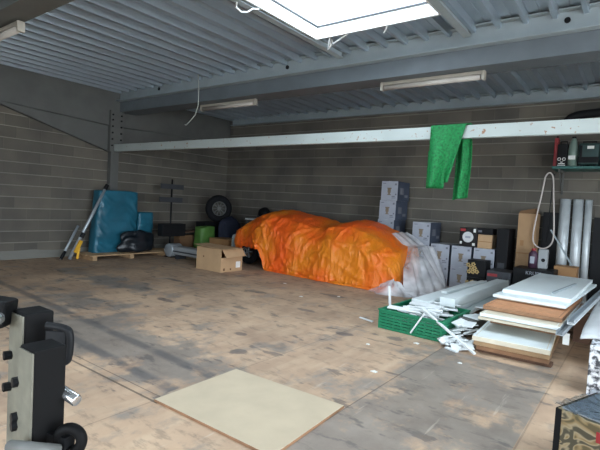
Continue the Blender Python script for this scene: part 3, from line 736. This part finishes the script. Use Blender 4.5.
for x in (-.09, .1): MB().box(x-.02, x+.02, .04, .26, 0, .03).build('foot', 'rubber', t)
t = thing('holdall', (-.45, 9.35, ZS), 'dark navy holdall at the right of the wall shelf', 'bag')
def bagf(u, v):
    a = u*2*PI; r = math.sin(PI*min(.999, max(.001, v)))**.4; return Vector((.22*math.cos(a)*r, .2+.16*math.sin(a)*r, .02+.45*v+.02*nz(u*5, v*5)))
MB().grid(bagf, 24, 14, True).build('body', 'navy', t, smooth=True); MB().tube([(-.1, .2, .44), (-.07, .2, .55), (.07, .2, .55), (.1, .2, .44)], .014, 8).build('handle', 'black', t)
dp = thing('duct_pipe', (-1.24, 9.5, 3.20), 'black flexible pipe along the back wall above the white beam', 'pipe')
MB().tube(smooth_pts([(-.02, .0, -.12), (.0, 0, .02), (.12, 0, .13), (.4, .0, .17), (1.2, .02, .22), (2.4, .02, .27)]), .075, 12).build('pipe', 'black', dp, smooth=True)
MB().box(.6, .63, 0, .39, .12, .25).box(2.0, 2.03, 0, .39, .2, .33).build('clip', 'steel_dark', dp)

# ------------------------------------------------------------ left corner: pallet, wrapped slab, tools
pt = thing('pallet', (-10.14, 5.15, 0), 'pale timber pallet under the teal wrapped slab', 'pallet')
for y in (.05, .95, 1.9): MB().box(.05, .75, y, y+.1, 0, .09).build('block', 'wood', pt)
b = MB()
for x in (.05, .23, .41, .61): b.box(x, x+.13, 0, 2.3, .09, .115)
b.build('deck_boards', 'wood', pt)
wr = thing('wrapped_slab', (-9.93, 6.02, .118), 'tall flat slab wrapped in shiny teal plastic beside the left post', 'wrapped panel')
def slab(u, v):
    a = u*2*PI; c, s = math.cos(a), math.sin(a); e = .35
    yy = .50*(abs(c)**e)*(1 if c > 0 else -1); xx = .17*(abs(s)**e)*(1 if s > 0 else -1)
    k = min(1, v/.93); z = 1.42*k
    if v > .93: f_ = 1-(v-.93)/.07; yy *= f_; xx *= f_
    if v == 0: pass
    yy += (.10*(1-k) if c < 0 else 0)*-1
    w_ = .03*nz(yy*3+z*2, z*3, xx*3)+.018*(1-2*abs(nz(yy*4+z*5, z*1.5-yy*2, 3)))
    return Vector((xx*(1+w_*2)+w_-.1*k*0, yy, z+.02*nz(yy*3, 1)*k))
MB().grid(slab, 110, 60, True).build('wrapping', 'teal', wr, smooth=True)
MB().grid(lambda u, v: Matrix.Diagonal((.6, .42, .66)) @ slab(u, v)+Vector((.05, .74, 0)), 60, 30, True).build('side_bundle', 'teal', wr, smooth=True)
def blob_fn(c, rx, ry, rz, seed, amp=.22):
    def fn(u, v):
        a = u*2*PI; b_ = v*PI; d = Vector((math.sin(b_)*math.cos(a), math.sin(b_)*math.sin(a), math.cos(b_)))
        k = 1+amp*nz(d.x*1.8+seed, d.y*1.8, d.z*1.8)*2
        p = Vector((d.x*rx*k, d.y*ry*k, d.z*rz*k)); p.z = max(p.z, -rz*.72); return Vector(c)+p
    return fn
tag(MB().grid(blob_fn((-9.48, 6.32, .34), .16, .44, .27, 3), 40, 20, True).build('rubbish_bag', 'black_bag', smooth=True, loc=(-9.48, 6.32, .13)), 'black plastic bag slumped in front of the teal wrapped slab', 'bag')
# long pole and yellow tool
t = thing('long_pole', (-9.72, 4.86, 0), 'long silver pole with yellow clamps leaning at the left of the teal slab', 'pole')
tp_ = Vector((-.05, .80, 1.60))
MB().tube([(0, 0, .02), tp_*.55, tp_], [.035, .035, .028], 12).build('shaft', 'silver', t, smooth=True)
MB().tube([tp_*.97, tp_*1.04], .045, 10).build('tip', 'black', t)
MB().tube([tp_*.30+Vector((.03, 0, 0)), tp_*.36+Vector((.03, 0, 0))], .05, 10).build('collar', 'black', t)
MB().bar(tp_*.10+Vector((.02, .02, 0)), tp_*.26+Vector((.02, .02, 0)), .09, .08).bar((.02, .16, .02), tp_*.16+Vector((.04, .06, 0)), .05, .05).build('clamp', 'yellow', t, .008)
t2 = thing('short_pole', (-9.80, 4.72, 0), 'short silver and black pole at the outer left of the leaning tools', 'pole')
q = Vector((-.10, .40, .72)); MB().tube([(0, 0, .02), q], .028, 10).build('shaft', 'silver', t2, smooth=True); MB().tube([(0, 0, .02), q*.25], .036, 10).build('grip', 'black', t2, smooth=True)
# display stand
t = thing('rack_stand', (-9.28, 7.10, 0), 'black pole stand with two crossbars holding a black box', 'stand')
MB().tube([(0, 0, .02), (0, 0, 1.90)], .022, 10).build('pole', 'black', t, smooth=True)
MB().box(.02, .05, -.35, .32, 1.66, 1.78).build('crossbar', 'dark_grey', t, .004); MB().box(.02, .05, -.37, .30, 1.34, 1.46).build('crossbar', 'dark_grey', t, .004)
MB().box(.02, .22, -.38, .30, .52, .82).build('box', 'black', t, .01); MB().box(-.08, .2, -.1, .25, 0, .02).build('base_plate', 'black', t)
tag(MB().box(-.12, .12, -.22, .22, 0, .5).build('dark_crate', 'card_in'), 'dark brown crate behind the low grey machine', 'crate').location = (-9.55, 7.75, 0)
b = MB(); b.bar((-9.52, 7.5, .56), (-9.5, 7.98, .60), .22, .03)
tag(b.build('plank', 'wood_dark', loc=(-9.4, 7.8, .5)), 'dark wooden board resting on the crate beside the stand', 'board').location.z = .5
# low grey machine
t = thing('floor_machine', (-9.2, 6.95, 0), 'low pale grey machine with a rounded end on the floor by the cardboard box', 'machine')
MB().box(.18, 1.45, -.02, .26, .10, .30).build('body', 'grey_plastic', t, .05)
MB().tube([(.14, -.05, .19), (.14, .28, .19)], .16, 20).build('drum', 'silver', t, .02, True)
for x in (.35, 1.25): MB().box(x, x+.1, 0, .24, 0, .10).build('foot', 'dark_grey', t)
MB().box(.20, 1.46, -.035, -.018, .17, .20).build('trim_strip', 'dark_grey', t)
# green bag, wheel, navy cloth, boxes
def sack(u, v):
    a = u*2*PI; c, sn = math.cos(a), math.sin(a); e = .4; k = v
    xx = .17*(abs(sn)**e)*(1 if sn > 0 else -1); yy = .24*(abs(c)**e)*(1 if c > 0 else -1); sh = 1 if v < .93 else 1-(v-.93)/.07
    return Vector((xx*sh*(1+.1*nz(v*3, u*4)), yy*sh*(1+.12*nz(v*4, u*5, 3)), .74*min(1, v/.93)+.05*nz(u*3, 1)*v))
tag(MB().grid(sack, 44, 22, True).build('green_bag', 'green_bag', smooth=True), 'lime green plastic sack in the far corner', 'bag').location = (-9.15, 8.1, .0)
t = thing('road_wheel', (-9.36, 8.75, .90), 'spare wheel with black tyre and open spoked rim in the far corner', 'wheel')
MB().torus((0, 0, .32), .28, .095, 'x', 36, 12, 1.1).build('tyre', 'rubber', t, smooth=True)
b = MB(); b.torus((.05, 0, .32), .19, .014, 'x', 30, 8)
for k in range(10):
    a = k*2*PI/10; b.bar((.05, 0, .32), (.05, .19*math.cos(a), .32+.19*math.sin(a)), .022, .02, (1, 0, 0))
b.tube([(.03, 0, .32), (.08, 0, .32)], .045, 14); b.build('rim', 'steel_dark', t)
t.rotation_euler = (0, 0, R(-25))
tag(MB().box(-.2, .2, -.4, .4, 0, .84).build('dark_cupboard', 'black', bevel=.01), 'low black cabinet beneath the spare wheel', 'cabinet').location = (-9.55, 8.7, 0)
tag(MB().grid(blob_fn((0, 0, .5), .2, .42, .50, 21, .15), 34, 20, True).build('navy_cloth_heap', 'navy', smooth=True), 'heap of navy cloth slumped below the spare wheel', 'cloth').location = (-8.97, 8.85, .0)
tag(MB().box(-.35, .35, -.25, .25, 0, .48).build('flat_carton', 'card_dark', bevel=.005), 'dull brown carton behind the open cardboard box', 'box').location = (-8.55, 8.3, 0)
# open cardboard box on the floor
t = thing('cardboard_box', (-7.12, 6.75, 0), 'open tan cardboard box on the floor left of the car', 'box')
b = MB(); X0, X1, Y0, Y1, HH = -.37, .37, -.31, .31, .47; q = .008
b.box(X0, X1, Y0, Y0+q, 0, HH).box(X0, X1, Y1-q, Y1, 0, HH).box(X0, X0+q, Y0+q, Y1-q, 0, HH).box(X0+q, X1-q, Y0+q, Y1-q, 0, q)
b.box(X1-q, X1, Y0+q, Y1-q, 0, .30).build('walls', 'card', t)
b = MB(); b.prism([(X0-.07, Y0-.02, HH+.035), (X1+.05, Y0-.03, HH+.005), (X1+.09, Y0+.36, HH+.01), (X0-.10, Y0+.38, HH+.04)], (0, 0, .007)); b.build('top_flap', 'card', t)
b = MB(); b.prism([(X0, Y1-.30, HH+.02), (X1+.1, Y1-.32, HH+.02), (X1+.04, Y1, HH+.0), (X0, Y1, HH+.0)], (0, 0, .006)); b.build('top_flap', 'card', t)
b = MB(); b.prism([(X1, Y0+.02, HH-.01), (X1, Y1-.02, HH-.01), (X1+.10, Y1-.01, HH-.15), (X1+.10, Y0+.06, HH-.17)], (.006, 0, .004)); b.build('side_flap', 'card', t)
MB().box(X1, X1+.003, .12, .25, .07, .20).build('paper_label', 'label_white', t)
b = MB(); b.tube([(-.15, Y0-.002, .28), (-.15, Y0+.004, .28)], .02, 10).box(X1-.001, X1+.002, -.24, -.19, .03, .08).box(X1-.001, X1+.002, -.05, -.01, .03, .07).build('printed_mark', 'card_in', t)
# small white table with black item
t = thing('white_table', (-8.42, 9.55, 0), 'small white topped table behind the left end of the car', 'table')
MB().box(-.42, .45, -.28, .28, .96, 1.0).build('tabletop', 'white_paint', t, .004)
for x in (-.37, .40):
    for y in (-.23, .23): MB().box(x-.02, x+.02, y-.02, y+.02, 0, .96).build('leg', 'steel_dark', t)
t = thing('black_helmet', (-8.26, 9.4, 1.03), 'small black rounded object on the white table', 'object')
MB().grid(blob_fn((0, 0, .11), .18, .16, .20, 5, .08), 24, 14, True).build('shell', 'black', t, smooth=True); MB().box(-.12, .12, -.15, -.12, .02, .08).build('rim', 'dark_grey', t, .01)

# ------------------------------------------------------------ loose board on the floor
P = [(-2.735, 2.02), (-2.748, 2.868), (-1.669, 2.912), (-1.625, 2.03)]
b = MB(); b.prism([(x, y, 0) for x, y in P], (0, 0, .020))
for fc in b.bm.faces:
    if abs(fc.normal.z) < .5 and False: pass
bo = b.build('floor_board', ['board', 'wood_edge'], loc=(-2.2, 2.45, 0), bevel=.002)
for p in bo.data.polygons:
    if abs(p.normal.z) < .5: p.material_index = 1  # dark edge colour stands in for the shaded gap under the board
tag(bo, 'pale square fibreboard sheet lying flat on the floor', 'board')

# ------------------------------------------------------------ stack of door panels
def panel(loc, dx, dy, dz, face, edge, label, name='panel', rz=0, tilt=(0, 0), hnd=None):
    t = thing(name, loc, label, 'panel', 'door panels in the right hand stack', rot=(tilt[0], tilt[1], rz))
    b = MB(); b.box(0, dx, 0, dy, 0, dz); o = b.build('slab', [face, edge], t, .003)
    for p in o.data.polygons:
        if abs(p.normal.z) < .5: p.material_index = 1
    b = MB()
    for (x0, x1, y0, y1) in ((.03, dx-.03, .03, .036), (.03, dx-.03, dy-.036, dy-.03), (.03, .036, .036, dy-.036), (dx-.036, dx-.03, .036, dy-.036)): b.box(x0, x1, y0, y1, dz, dz+.0012)
    b.build('edge_groove', edge, t)
    return t
tag(MB().box(-.38, .36, -.06, .06, 0, .035).build('bearer', 'wood_dark', bevel=.003), 'dark timber batten under the front of the door panel stack', 'batten').location = (-.98, 5.22, 0)
tag(MB().box(-.38, .36, -.06, .06, 0, .035).build('bearer', 'wood_dark', bevel=.003), 'dark timber batten under the far end of the door panel stack', 'batten').location = (-.98, 6.85, 0)
panel((-1.34, 5.10, .036), .70, 2.0, .045, 'wood', 'wood_edge', 'bottom brown edged panel of the door panel stack', rz=R(3))
panel((-1.36, 5.07, .088), .72, 2.0, .05, 'cream', 'wood', 'second panel from the bottom of the door panel stack', rz=R(4))
panel((-1.37, 5.04, .140), .74, 2.0, .05, 'white_panel', 'cream', 'pale blue-white panel forming the low front step of the stack', rz=R(4))
for i, (y, zz) in enumerate(((5.80, .192), (5.86, .253))):
    panel((-1.38, y, zz), .74, 1.6, .059, 'cream', 'wood_edge', ['lower', 'upper'][i]+' shaded cream panel between the low step and the overhanging panels')
panel((-1.40, 5.32, .318), .80, 2.0, .030, 'cream', 'cream', 'lower overhanging cream edged panel in the stack', rz=R(0))
panel((-1.38, 5.30, .358), .79, 2.0, .038, 'cream', 'white_panel', 'white edged panel just below the orange brown board', rz=R(0))
panel((-1.40, 5.50, .405), .80, 1.75, .045, 'chip', 'wood_edge', 'orange brown board in the middle of the door panel stack', rz=R(-1))
panel((-1.38, 6.05, .452), .74, 2.2, .025, 'white_panel', 'cream', 'thin cream panel directly on the orange brown board')
panel((-1.42, 5.98, .479), .80, 2.45, .035, 'white_panel', 'white_panel', 'white panel second from the top with a protruding front edge', rz=R(-3))
panel((-1.36, 6.20, .516), .76, 2.35, .045, 'white_panel', 'white_panel', 'topmost smooth white door panel of the stack', rz=R(-1))
tag(MB().bar((-.82, 6.4, .575), (-.70, 7.6, .575), .03, .016).build('metal_strip', 'steel', loc=(-.82, 6.4, .564)), 'thin grey metal strip lying on the topmost white panel', 'strip')
for i, (x0, y0, x1, y1, zz, m) in enumerate([(-.57, 5.12, -.46, 8.3, .35, 'silver'), (-.52, 5.5, -.40, 8.4, .40, 'white_strip'), (-.50, 5.3, -.38, 8.2, .455, 'silver')]):
    t = thing('metal_profile', (x0, y0, zz), ['lowest long aluminium profile along the right side of the panel stack', 'long white profile along the right side of the panel stack', 'uppermost long aluminium profile along the right side of the panel stack'][i], 'profile')
    d = Vector((x1-x0, y1-y0, 0)); b = MB(); b.bar((0, 0, .004), d+Vector((0, 0, .004)), .07, .008); b.bar((-.03, 0, .024), d+Vector((-.03, 0, .024)), .006, .032); b.bar((.03, 0, .024), d+Vector((.03, 0, .024)), .006, .032)
    b.build('channel', m, t)
t = thing('paper_tag', (-.54, 5.42, .26), 'small white paper tag hanging from the aluminium profile', 'tag')
MB().box(-.03, .03, -.004, 0, -.06, .06).build('card', 'label_white', t); MB().tube([(0, 0, .06), (0, 0, .10)], .003, 5).build('string', 'label_white', t)
# blocks that carry the profiles
tag(MB().box(-.08, .1, -.1, .1, 0, .345).build('support_block', 'wood_dark'), 'dark block under the near end of the aluminium profiles', 'block').location = (-.50, 6.6, 0)

# bent grey sheet on the right
GP = Vector((-.1, 7.0, 0))
t = thing('bent_panel', GP, 'large curved pale grey panel arching over a dark gap at the right edge', 'panel')
def bent(u, v):
    y = 5.15+.25*u*0+4.0*v; x = -.42+1.02*u
    z = .30+.10*math.sin(PI*min(1, u*.9+.12))+.06*v
    if v < .06: z -= (1-v/.06)*.05
    y0 = 5.45-.75*u+.12*math.sin(u*9)
    y = y0+(8.9-y0)*v
    z -= .06*u*(1-v)
    return Vector((x, y, z))-GP
MB().grid(bent, 40, 40).build('sheet', 'pad', t, smooth=True, solid=.015)
for x, y in ((.0, 6.4), (.4, 8.3), (-.25, 8.3)): MB().box(x+.1-.05, x+.1+.05, y-7-.05, y-7+.05, 0, .33).build('support', 'dark_grey', t)
tag(MB().box(-.28, .4, -.1, .5, 0, .22).build('gap_dark_box', 'black', bevel=.01), 'black box added to darken the gap below the bent grey panel', 'box').location = (-.12, 6.9, 0)  # black filler put in so the cavity under the panel reads dark
# speckled carton on the right edge
t = thing('speckled_carton', (-.09, 4.62, 0), 'white and black speckled carton at the right edge beside the bent panel', 'box')
MB().box(-.19, .22, 0, .3, .0, .43).build('body', 'spotted', t, .006); MB().box(-.02, .04, 0, .3, .43, .432).build('tape', 'label_white', t)
# food carton in the lower right corner
t = thing('food_carton', (-.322, 3.064, 0), 'carton printed with cream coloured curls under clear film in the lower right corner', 'box', rz=R(-20))
MB().box(0, .42, 0, .50, 0, .385).build('body', 'food', t, .006)
MB().box(.02, .40, .02, .48, .386, .392).build('tray_lid', 'grey_plastic', t)
def film(u, v): return Vector((-.01+.44*u, -.01+.52*v, .405+.02*nz(u*6, v*6)+.012*nz(u*17, v*14, 3)))
b = MB(); b.grid(film, 26, 26); b.build('clear_film', 'film', t, smooth=True)
MB().box(.22, .40, -.003, 0, .28, .34).build('red_label', 'red', t)
b = MB(); b.box(-.004, 0, -.004, .504, 0, .385).box(0, .03, -.004, 0, 0, .385).build('dark_edge', 'black', t)

# ------------------------------------------------------------ green crate
cr = thing('green_crate', (-2.13, 5.62, 0), 'green slatted plastic crate heaped with white offcuts', 'crate', rz=R(-2))
CX, CY, CH = .40, .45, .245
for s, nm in ((-1, 'front'), (1, 'back')):
    b = MB()
    for k in range(6): b.box(-CX, CX, s*CY-.012, s*CY+.012, .006+k*.038, .036+k*.038)
    for q in range(9): xx = -CX+2*CX*q/8; b.box(xx-.008, xx+.008, s*CY-.010, s*CY+.010, 0, CH)
    b.build('side', 'crate_green', cr)
for s in (-1, 1):
    b = MB()
    for k in range(6): b.box(s*CX-.012, s*CX+.012, -CY, CY, .006+k*.038, .036+k*.038)
    for q in range(9): yy = -CY+2*CY*q/8; b.box(s*CX-.010, s*CX+.010, yy-.008, yy+.008, 0, CH)
    b.build('side', 'crate_green', cr)
b = MB(); b.box(-CX-.02, CX+.02, -CY-.02, -CY+.015, CH-.02, CH).box(-CX-.02, CX+.02, CY-.015, CY+.02, CH-.02, CH).box(-CX-.02, -CX+.015, -CY, CY, CH-.02, CH).box(CX-.015, CX+.02, -CY, CY, CH-.02, CH); b.build('rim', 'crate_green', cr, .004)
MB().box(-CX, CX, -CY, CY, 0, .012).build('crate_floor', 'crate_green', cr)
rnd = random.Random(5)
def offcut(a, b_, w_, h_, label, group=None, m='white_strip', rl=0):
    a = Vector(a); o = MB().bar((0, 0, 0), Vector(b_)-a, w_, h_, roll=rl).build('offcut_strip', m, bevel=.0015); o.location = a
    return tag(o, label, 'offcut', group)
def lie(a): return 'lying crosswise' if abs(a) < .35 else ('slanting rightwards' if 0 < a < 1.2 else ('slanting towards the viewer' if a < 0 else 'pointing at the viewer'))
def where(x, y, x0, x1, y0, y1):
    a = ['left end', 'left half', 'middle', 'right half', 'right end'][max(0, min(4, int((x-x0)/(x1-x0)*5)))]
    return a, ['front', 'centre', 'back'][max(0, min(2, int((y-y0)/(y1-y0)*3)))]
for i in range(46):            # heap in the crate
    a = rnd.gauss(-.1, .35); L2 = rnd.uniform(.08, .24); x = -2.13+rnd.uniform(-.38+L2, .38-L2); y = 5.62+rnd.uniform(-.36, .34); z = .11+i*.0042
    dz = rnd.uniform(-.012, .012); wd = rnd.choice((.03, .05, .08)); p, q = where(x, y, -2.45, -1.8, 5.26, 5.96)
    offcut((x-L2*math.cos(a), y-L2*math.sin(a), z), (x+L2*math.cos(a), y+L2*math.sin(a), z+dz), wd, rnd.choice((.012, .02)),
           '%s %s white offcut %s %s crate heap, %s, %s' % ('long' if L2 > .16 else 'short', {.03: 'narrow', .05: 'plain', .08: 'wide'}[wd], lie(a), 'atop' if i > 30 else ('deep in' if i < 15 else 'midway in'), p, q), 'white offcuts in the green crate', rl=rnd.uniform(-.35, .35))
for i in range(64):            # spill between the crate and the panels
    x = -1.56+rnd.uniform(-.13, .13); y = rnd.choice((5.03+rnd.uniform(0, .45), 5.03+rnd.uniform(0, .5), 6.5+rnd.uniform(0, .4))); a = rnd.uniform(-.6, 2.2); L2 = rnd.uniform(.04, .14); z = .012+i*.0032*(1 if y > 5.3 else .3)
    wd = rnd.choice((.03, .06, .10)); p, q = where(x, y, -1.7, -1.42, 5.05, 6.35)
    offcut((x-L2*math.cos(a), y-L2*math.sin(a), z), (x+L2*math.cos(a), y+L2*math.sin(a), z+rnd.uniform(-.004, .05)), wd, rnd.choice((.008, .014)),
           '%s %s white offcut %s %s floor spill, %s, %s' % ('longish' if L2 > .09 else 'stubby', {.03: 'narrow', .06: 'plain', .10: 'wide'}[wd], lie(a), 'atop' if i > 42 else ('under' if i < 20 else 'within'), p, q), 'white offcuts spilled on the floor', rl=rnd.uniform(-.6, .6))
offcut((-2.52, 5.42, .22), (-2.55, 5.42, .50), .035, .02, 'white strip standing upright out of the left of the green crate')
offcut((-1.95, 5.13, .305), (-2.10, 5.12, .04), .024, .016, 'white strip slanting down the front of the green crate')
offcut((-2.02, 5.25, .325), (-1.30, 4.93, .03), .03, .02, 'long white strip slanting from the crate rim to the floor by the panels')
offcut((-2.72, 5.35, .01), (-2.95, 5.42, .01), .03, .014, 'thin white strip lying on the floor left of the green crate')
offcut((-1.50, 5.0, .02), (-1.40, 5.16, .05), .07, .02, 'short white block lying at the foot of the long slanting strip')
offcut((-1.62, 4.98, .012), (-1.48, 4.92, .012), .05, .018, 'small white chip nearest the viewer in the offcut spill')
t = thing('drawer_box', (-1.60, 5.84, .03), 'small grey box with a white top tilted between the green crate and the panel stack', 'box', rot=(R(-6), R(4), R(-6)))
MB().box(-.09, .09, -.26, .30, .02, .17).build('body', 'steel_dark', t, .004); MB().box(-.095, .095, -.12, .31, .171, .19).build('white_top', 'white_panel', t, .003)
for (x, y, s, wh_) in ((-1.86, 3.75, .03, 'largest white scrap alone in the middle of the right hand floor'), (-4.3, 5.9, .03, 'white scrap on the floor before the middle of the orange tarpaulin'), (-3.9, 6.4, .025, 'white scrap on the floor before the right half of the orange tarpaulin'), (-2.3, 4.45, .02, 'white scrap on the floor a step in front of the green crate'), (-1.35, 4.6, .02, 'white scrap on the floor in front of the panel stack'), (-5.2, 6.6, .03, 'white scrap on the floor nearest the left end of the tarpaulin'), (-1.93, 4.9, .03, 'white scrap on the floor close to the front of the green crate')):
    b = MB(); b.prism([(-s, -s*.5, 0), (s*.8, -s*.7, 0), (s, s*.4, 0), (-s*.3, s, 0)], (0, 0, .006)); o = b.build('paper_scrap', 'label_white'); o.location = (x, y, .0)
    tag(o, wh_, 'scrap', 'white scraps on the open floor')

# ------------------------------------------------------------ long white boards pile
gl = 'long white boards piled behind the green crate'
def lboard(x0, y0, z0, x1, y1, z1, w_, h_, label, m='white_panel'):
    t = thing('long_board', (x0, y0, z0), label, 'board', gl)
    a = Vector((0, 0, h_/2)); d = Vector((x1-x0, y1-y0, z1-z0))+a
    MB().bar(a, d, w_, h_).build('plank', m, t, .003)
    s = (d-a).cross(Vector((0, 0, 1))).normalized()
    MB().bar(a+s*(w_/2-.012)+Vector((0, 0, h_/2)), d+s*(w_/2-.012)+Vector((0, 0, h_/2)), .018, .012).build('lip', m, t)
    return t
tag(MB().box(-.36, .36, -.1, .1, 0, .12).build('bearer', 'wood_dark', bevel=.003), 'dark batten under the near end of the long white boards', 'batten').location = (-2.13, 6.45, 0)
tag(MB().box(-.36, .36, -.1, .1, 0, .12).build('bearer', 'wood_dark', bevel=.003), 'dark batten under the far end of the long white boards', 'batten').location = (-2.13, 8.0, 0)
spec = [(-2.36, 6.15, .122, -2.33, 8.4, .122, .24, .03, 'lowest left long white board in the pile'), (-2.10, 6.2, .122, -2.07, 8.45, .122, .22, .03, 'lowest middle long white board in the pile'), (-1.88, 6.2, .122, -1.84, 8.4, .122, .19, .03, 'lowest right long white board in the pile'),
        (-2.33, 6.12, .166, -2.28, 8.4, .166, .24, .035, 'second layer left long white board'), (-2.02, 6.1, .166, -2.0, 8.4, .166, .26, .035, 'second layer right long white board'),
        (-2.30, 6.05, .215, -2.23, 8.35, .215, .26, .04, 'third layer left long white board'), (-1.98, 6.0, .215, -1.93, 8.45, .215, .24, .04, 'third layer right long white board'),
        (-2.27, 5.80, .270, -2.20, 8.3, .270, .25, .04, 'uppermost wide left board reaching over the green crate'), (-1.95, 5.90, .270, -1.86, 8.45, .270, .20, .11, 'uppermost thick right board of the pile'),
        (-2.20, 6.5, .324, -2.10, 8.2, .324, .09, .03, 'narrow white board on top of the pile')]
for s in spec: lboard(*s)

# ------------------------------------------------------------ black steel rig in the lower left foreground
t = thing('steel_rig', (-1.12, .506, 0), 'black square steel post with bolts and clamps close to the viewer on the left', 'machine', rz=R(36.75))
TR = Matrix.Rotation(R(54), 4, 'Z'); w2 = .037
MB().box(-w2, w2, -w2, w2, .03, 1.128, TR).build('post', 'rig_black', t, .004)
MB().box(-w2-.004, -w2, -w2+.001, w2-.004, .05, 1.122, TR).build('side_plate', 'rig_pale', t)
MB().box(-.20, .20, -.15, .20, 0, .03).build('base_plate', 'black', t, .004)
TQ = Matrix.Translation((-.105, .135, 0)) @ TR
MB().box(-.035, .04, -.032, .05, .03, 1.172, TQ).build('rear_post', 'rig_black', t, .005)
MB().box(-.039, -.035, -.03, .046, .05, 1.166, TQ).build('side_plate', 'rig_pale', t)
MB().bar((-.155, .12, 1.165), (-.48, .10, 1.20), .07, .07).build('arm', 'rig_black', t, .008)
MB().tube([(-.17, .05, 1.16), (-.17, .09, 1.16)], .020, 14).build('arm_bolt', 'chrome', t, .003, True)
for z in (1.038, .952, .932): MB().tube([(-.040, .005, z), (-.062, -.018, z)], .012, 6).build('bolt', 'black', t)
for z in (1.053, .968): MB().tube([(-.145, .13, z), (-.166, .11, z)], .012, 6).build('bolt', 'black', t)
lp = smooth_pts([(-.05, .10, 1.145), (-.005, .10, 1.14), (.012, .10, 1.125), (.012, .10, 1.07), (.0, .10, 1.050), (-.04, .10, 1.045)])
MB().tube(lp, .010, 8).build('loop_handle', 'black', t, smooth=True)
MB().box(-.05, .005, .095, .105, 1.055, 1.132).build('gusset', 'black', t, .003)
MB().tube([(.0, .04, 1.015), (.085, .0, .995)], .014, 14).build('pin', 'chrome', t, .003, True)
MB().torus((.085, -.03, .915), .028, .013, 'y', 24, 10).build('ring', 'rig_black', t, smooth=True)
MB().tube([(-.03, -.07, .915), (.03, -.09, .925), (.07, -.05, .90)], .014, 10).build('lever', 'steel_dark', t, smooth=True)
MB().bar((.0, .0, .91), (.085, -.03, .91), .03, .03).build('ring_arm', 'black', t)
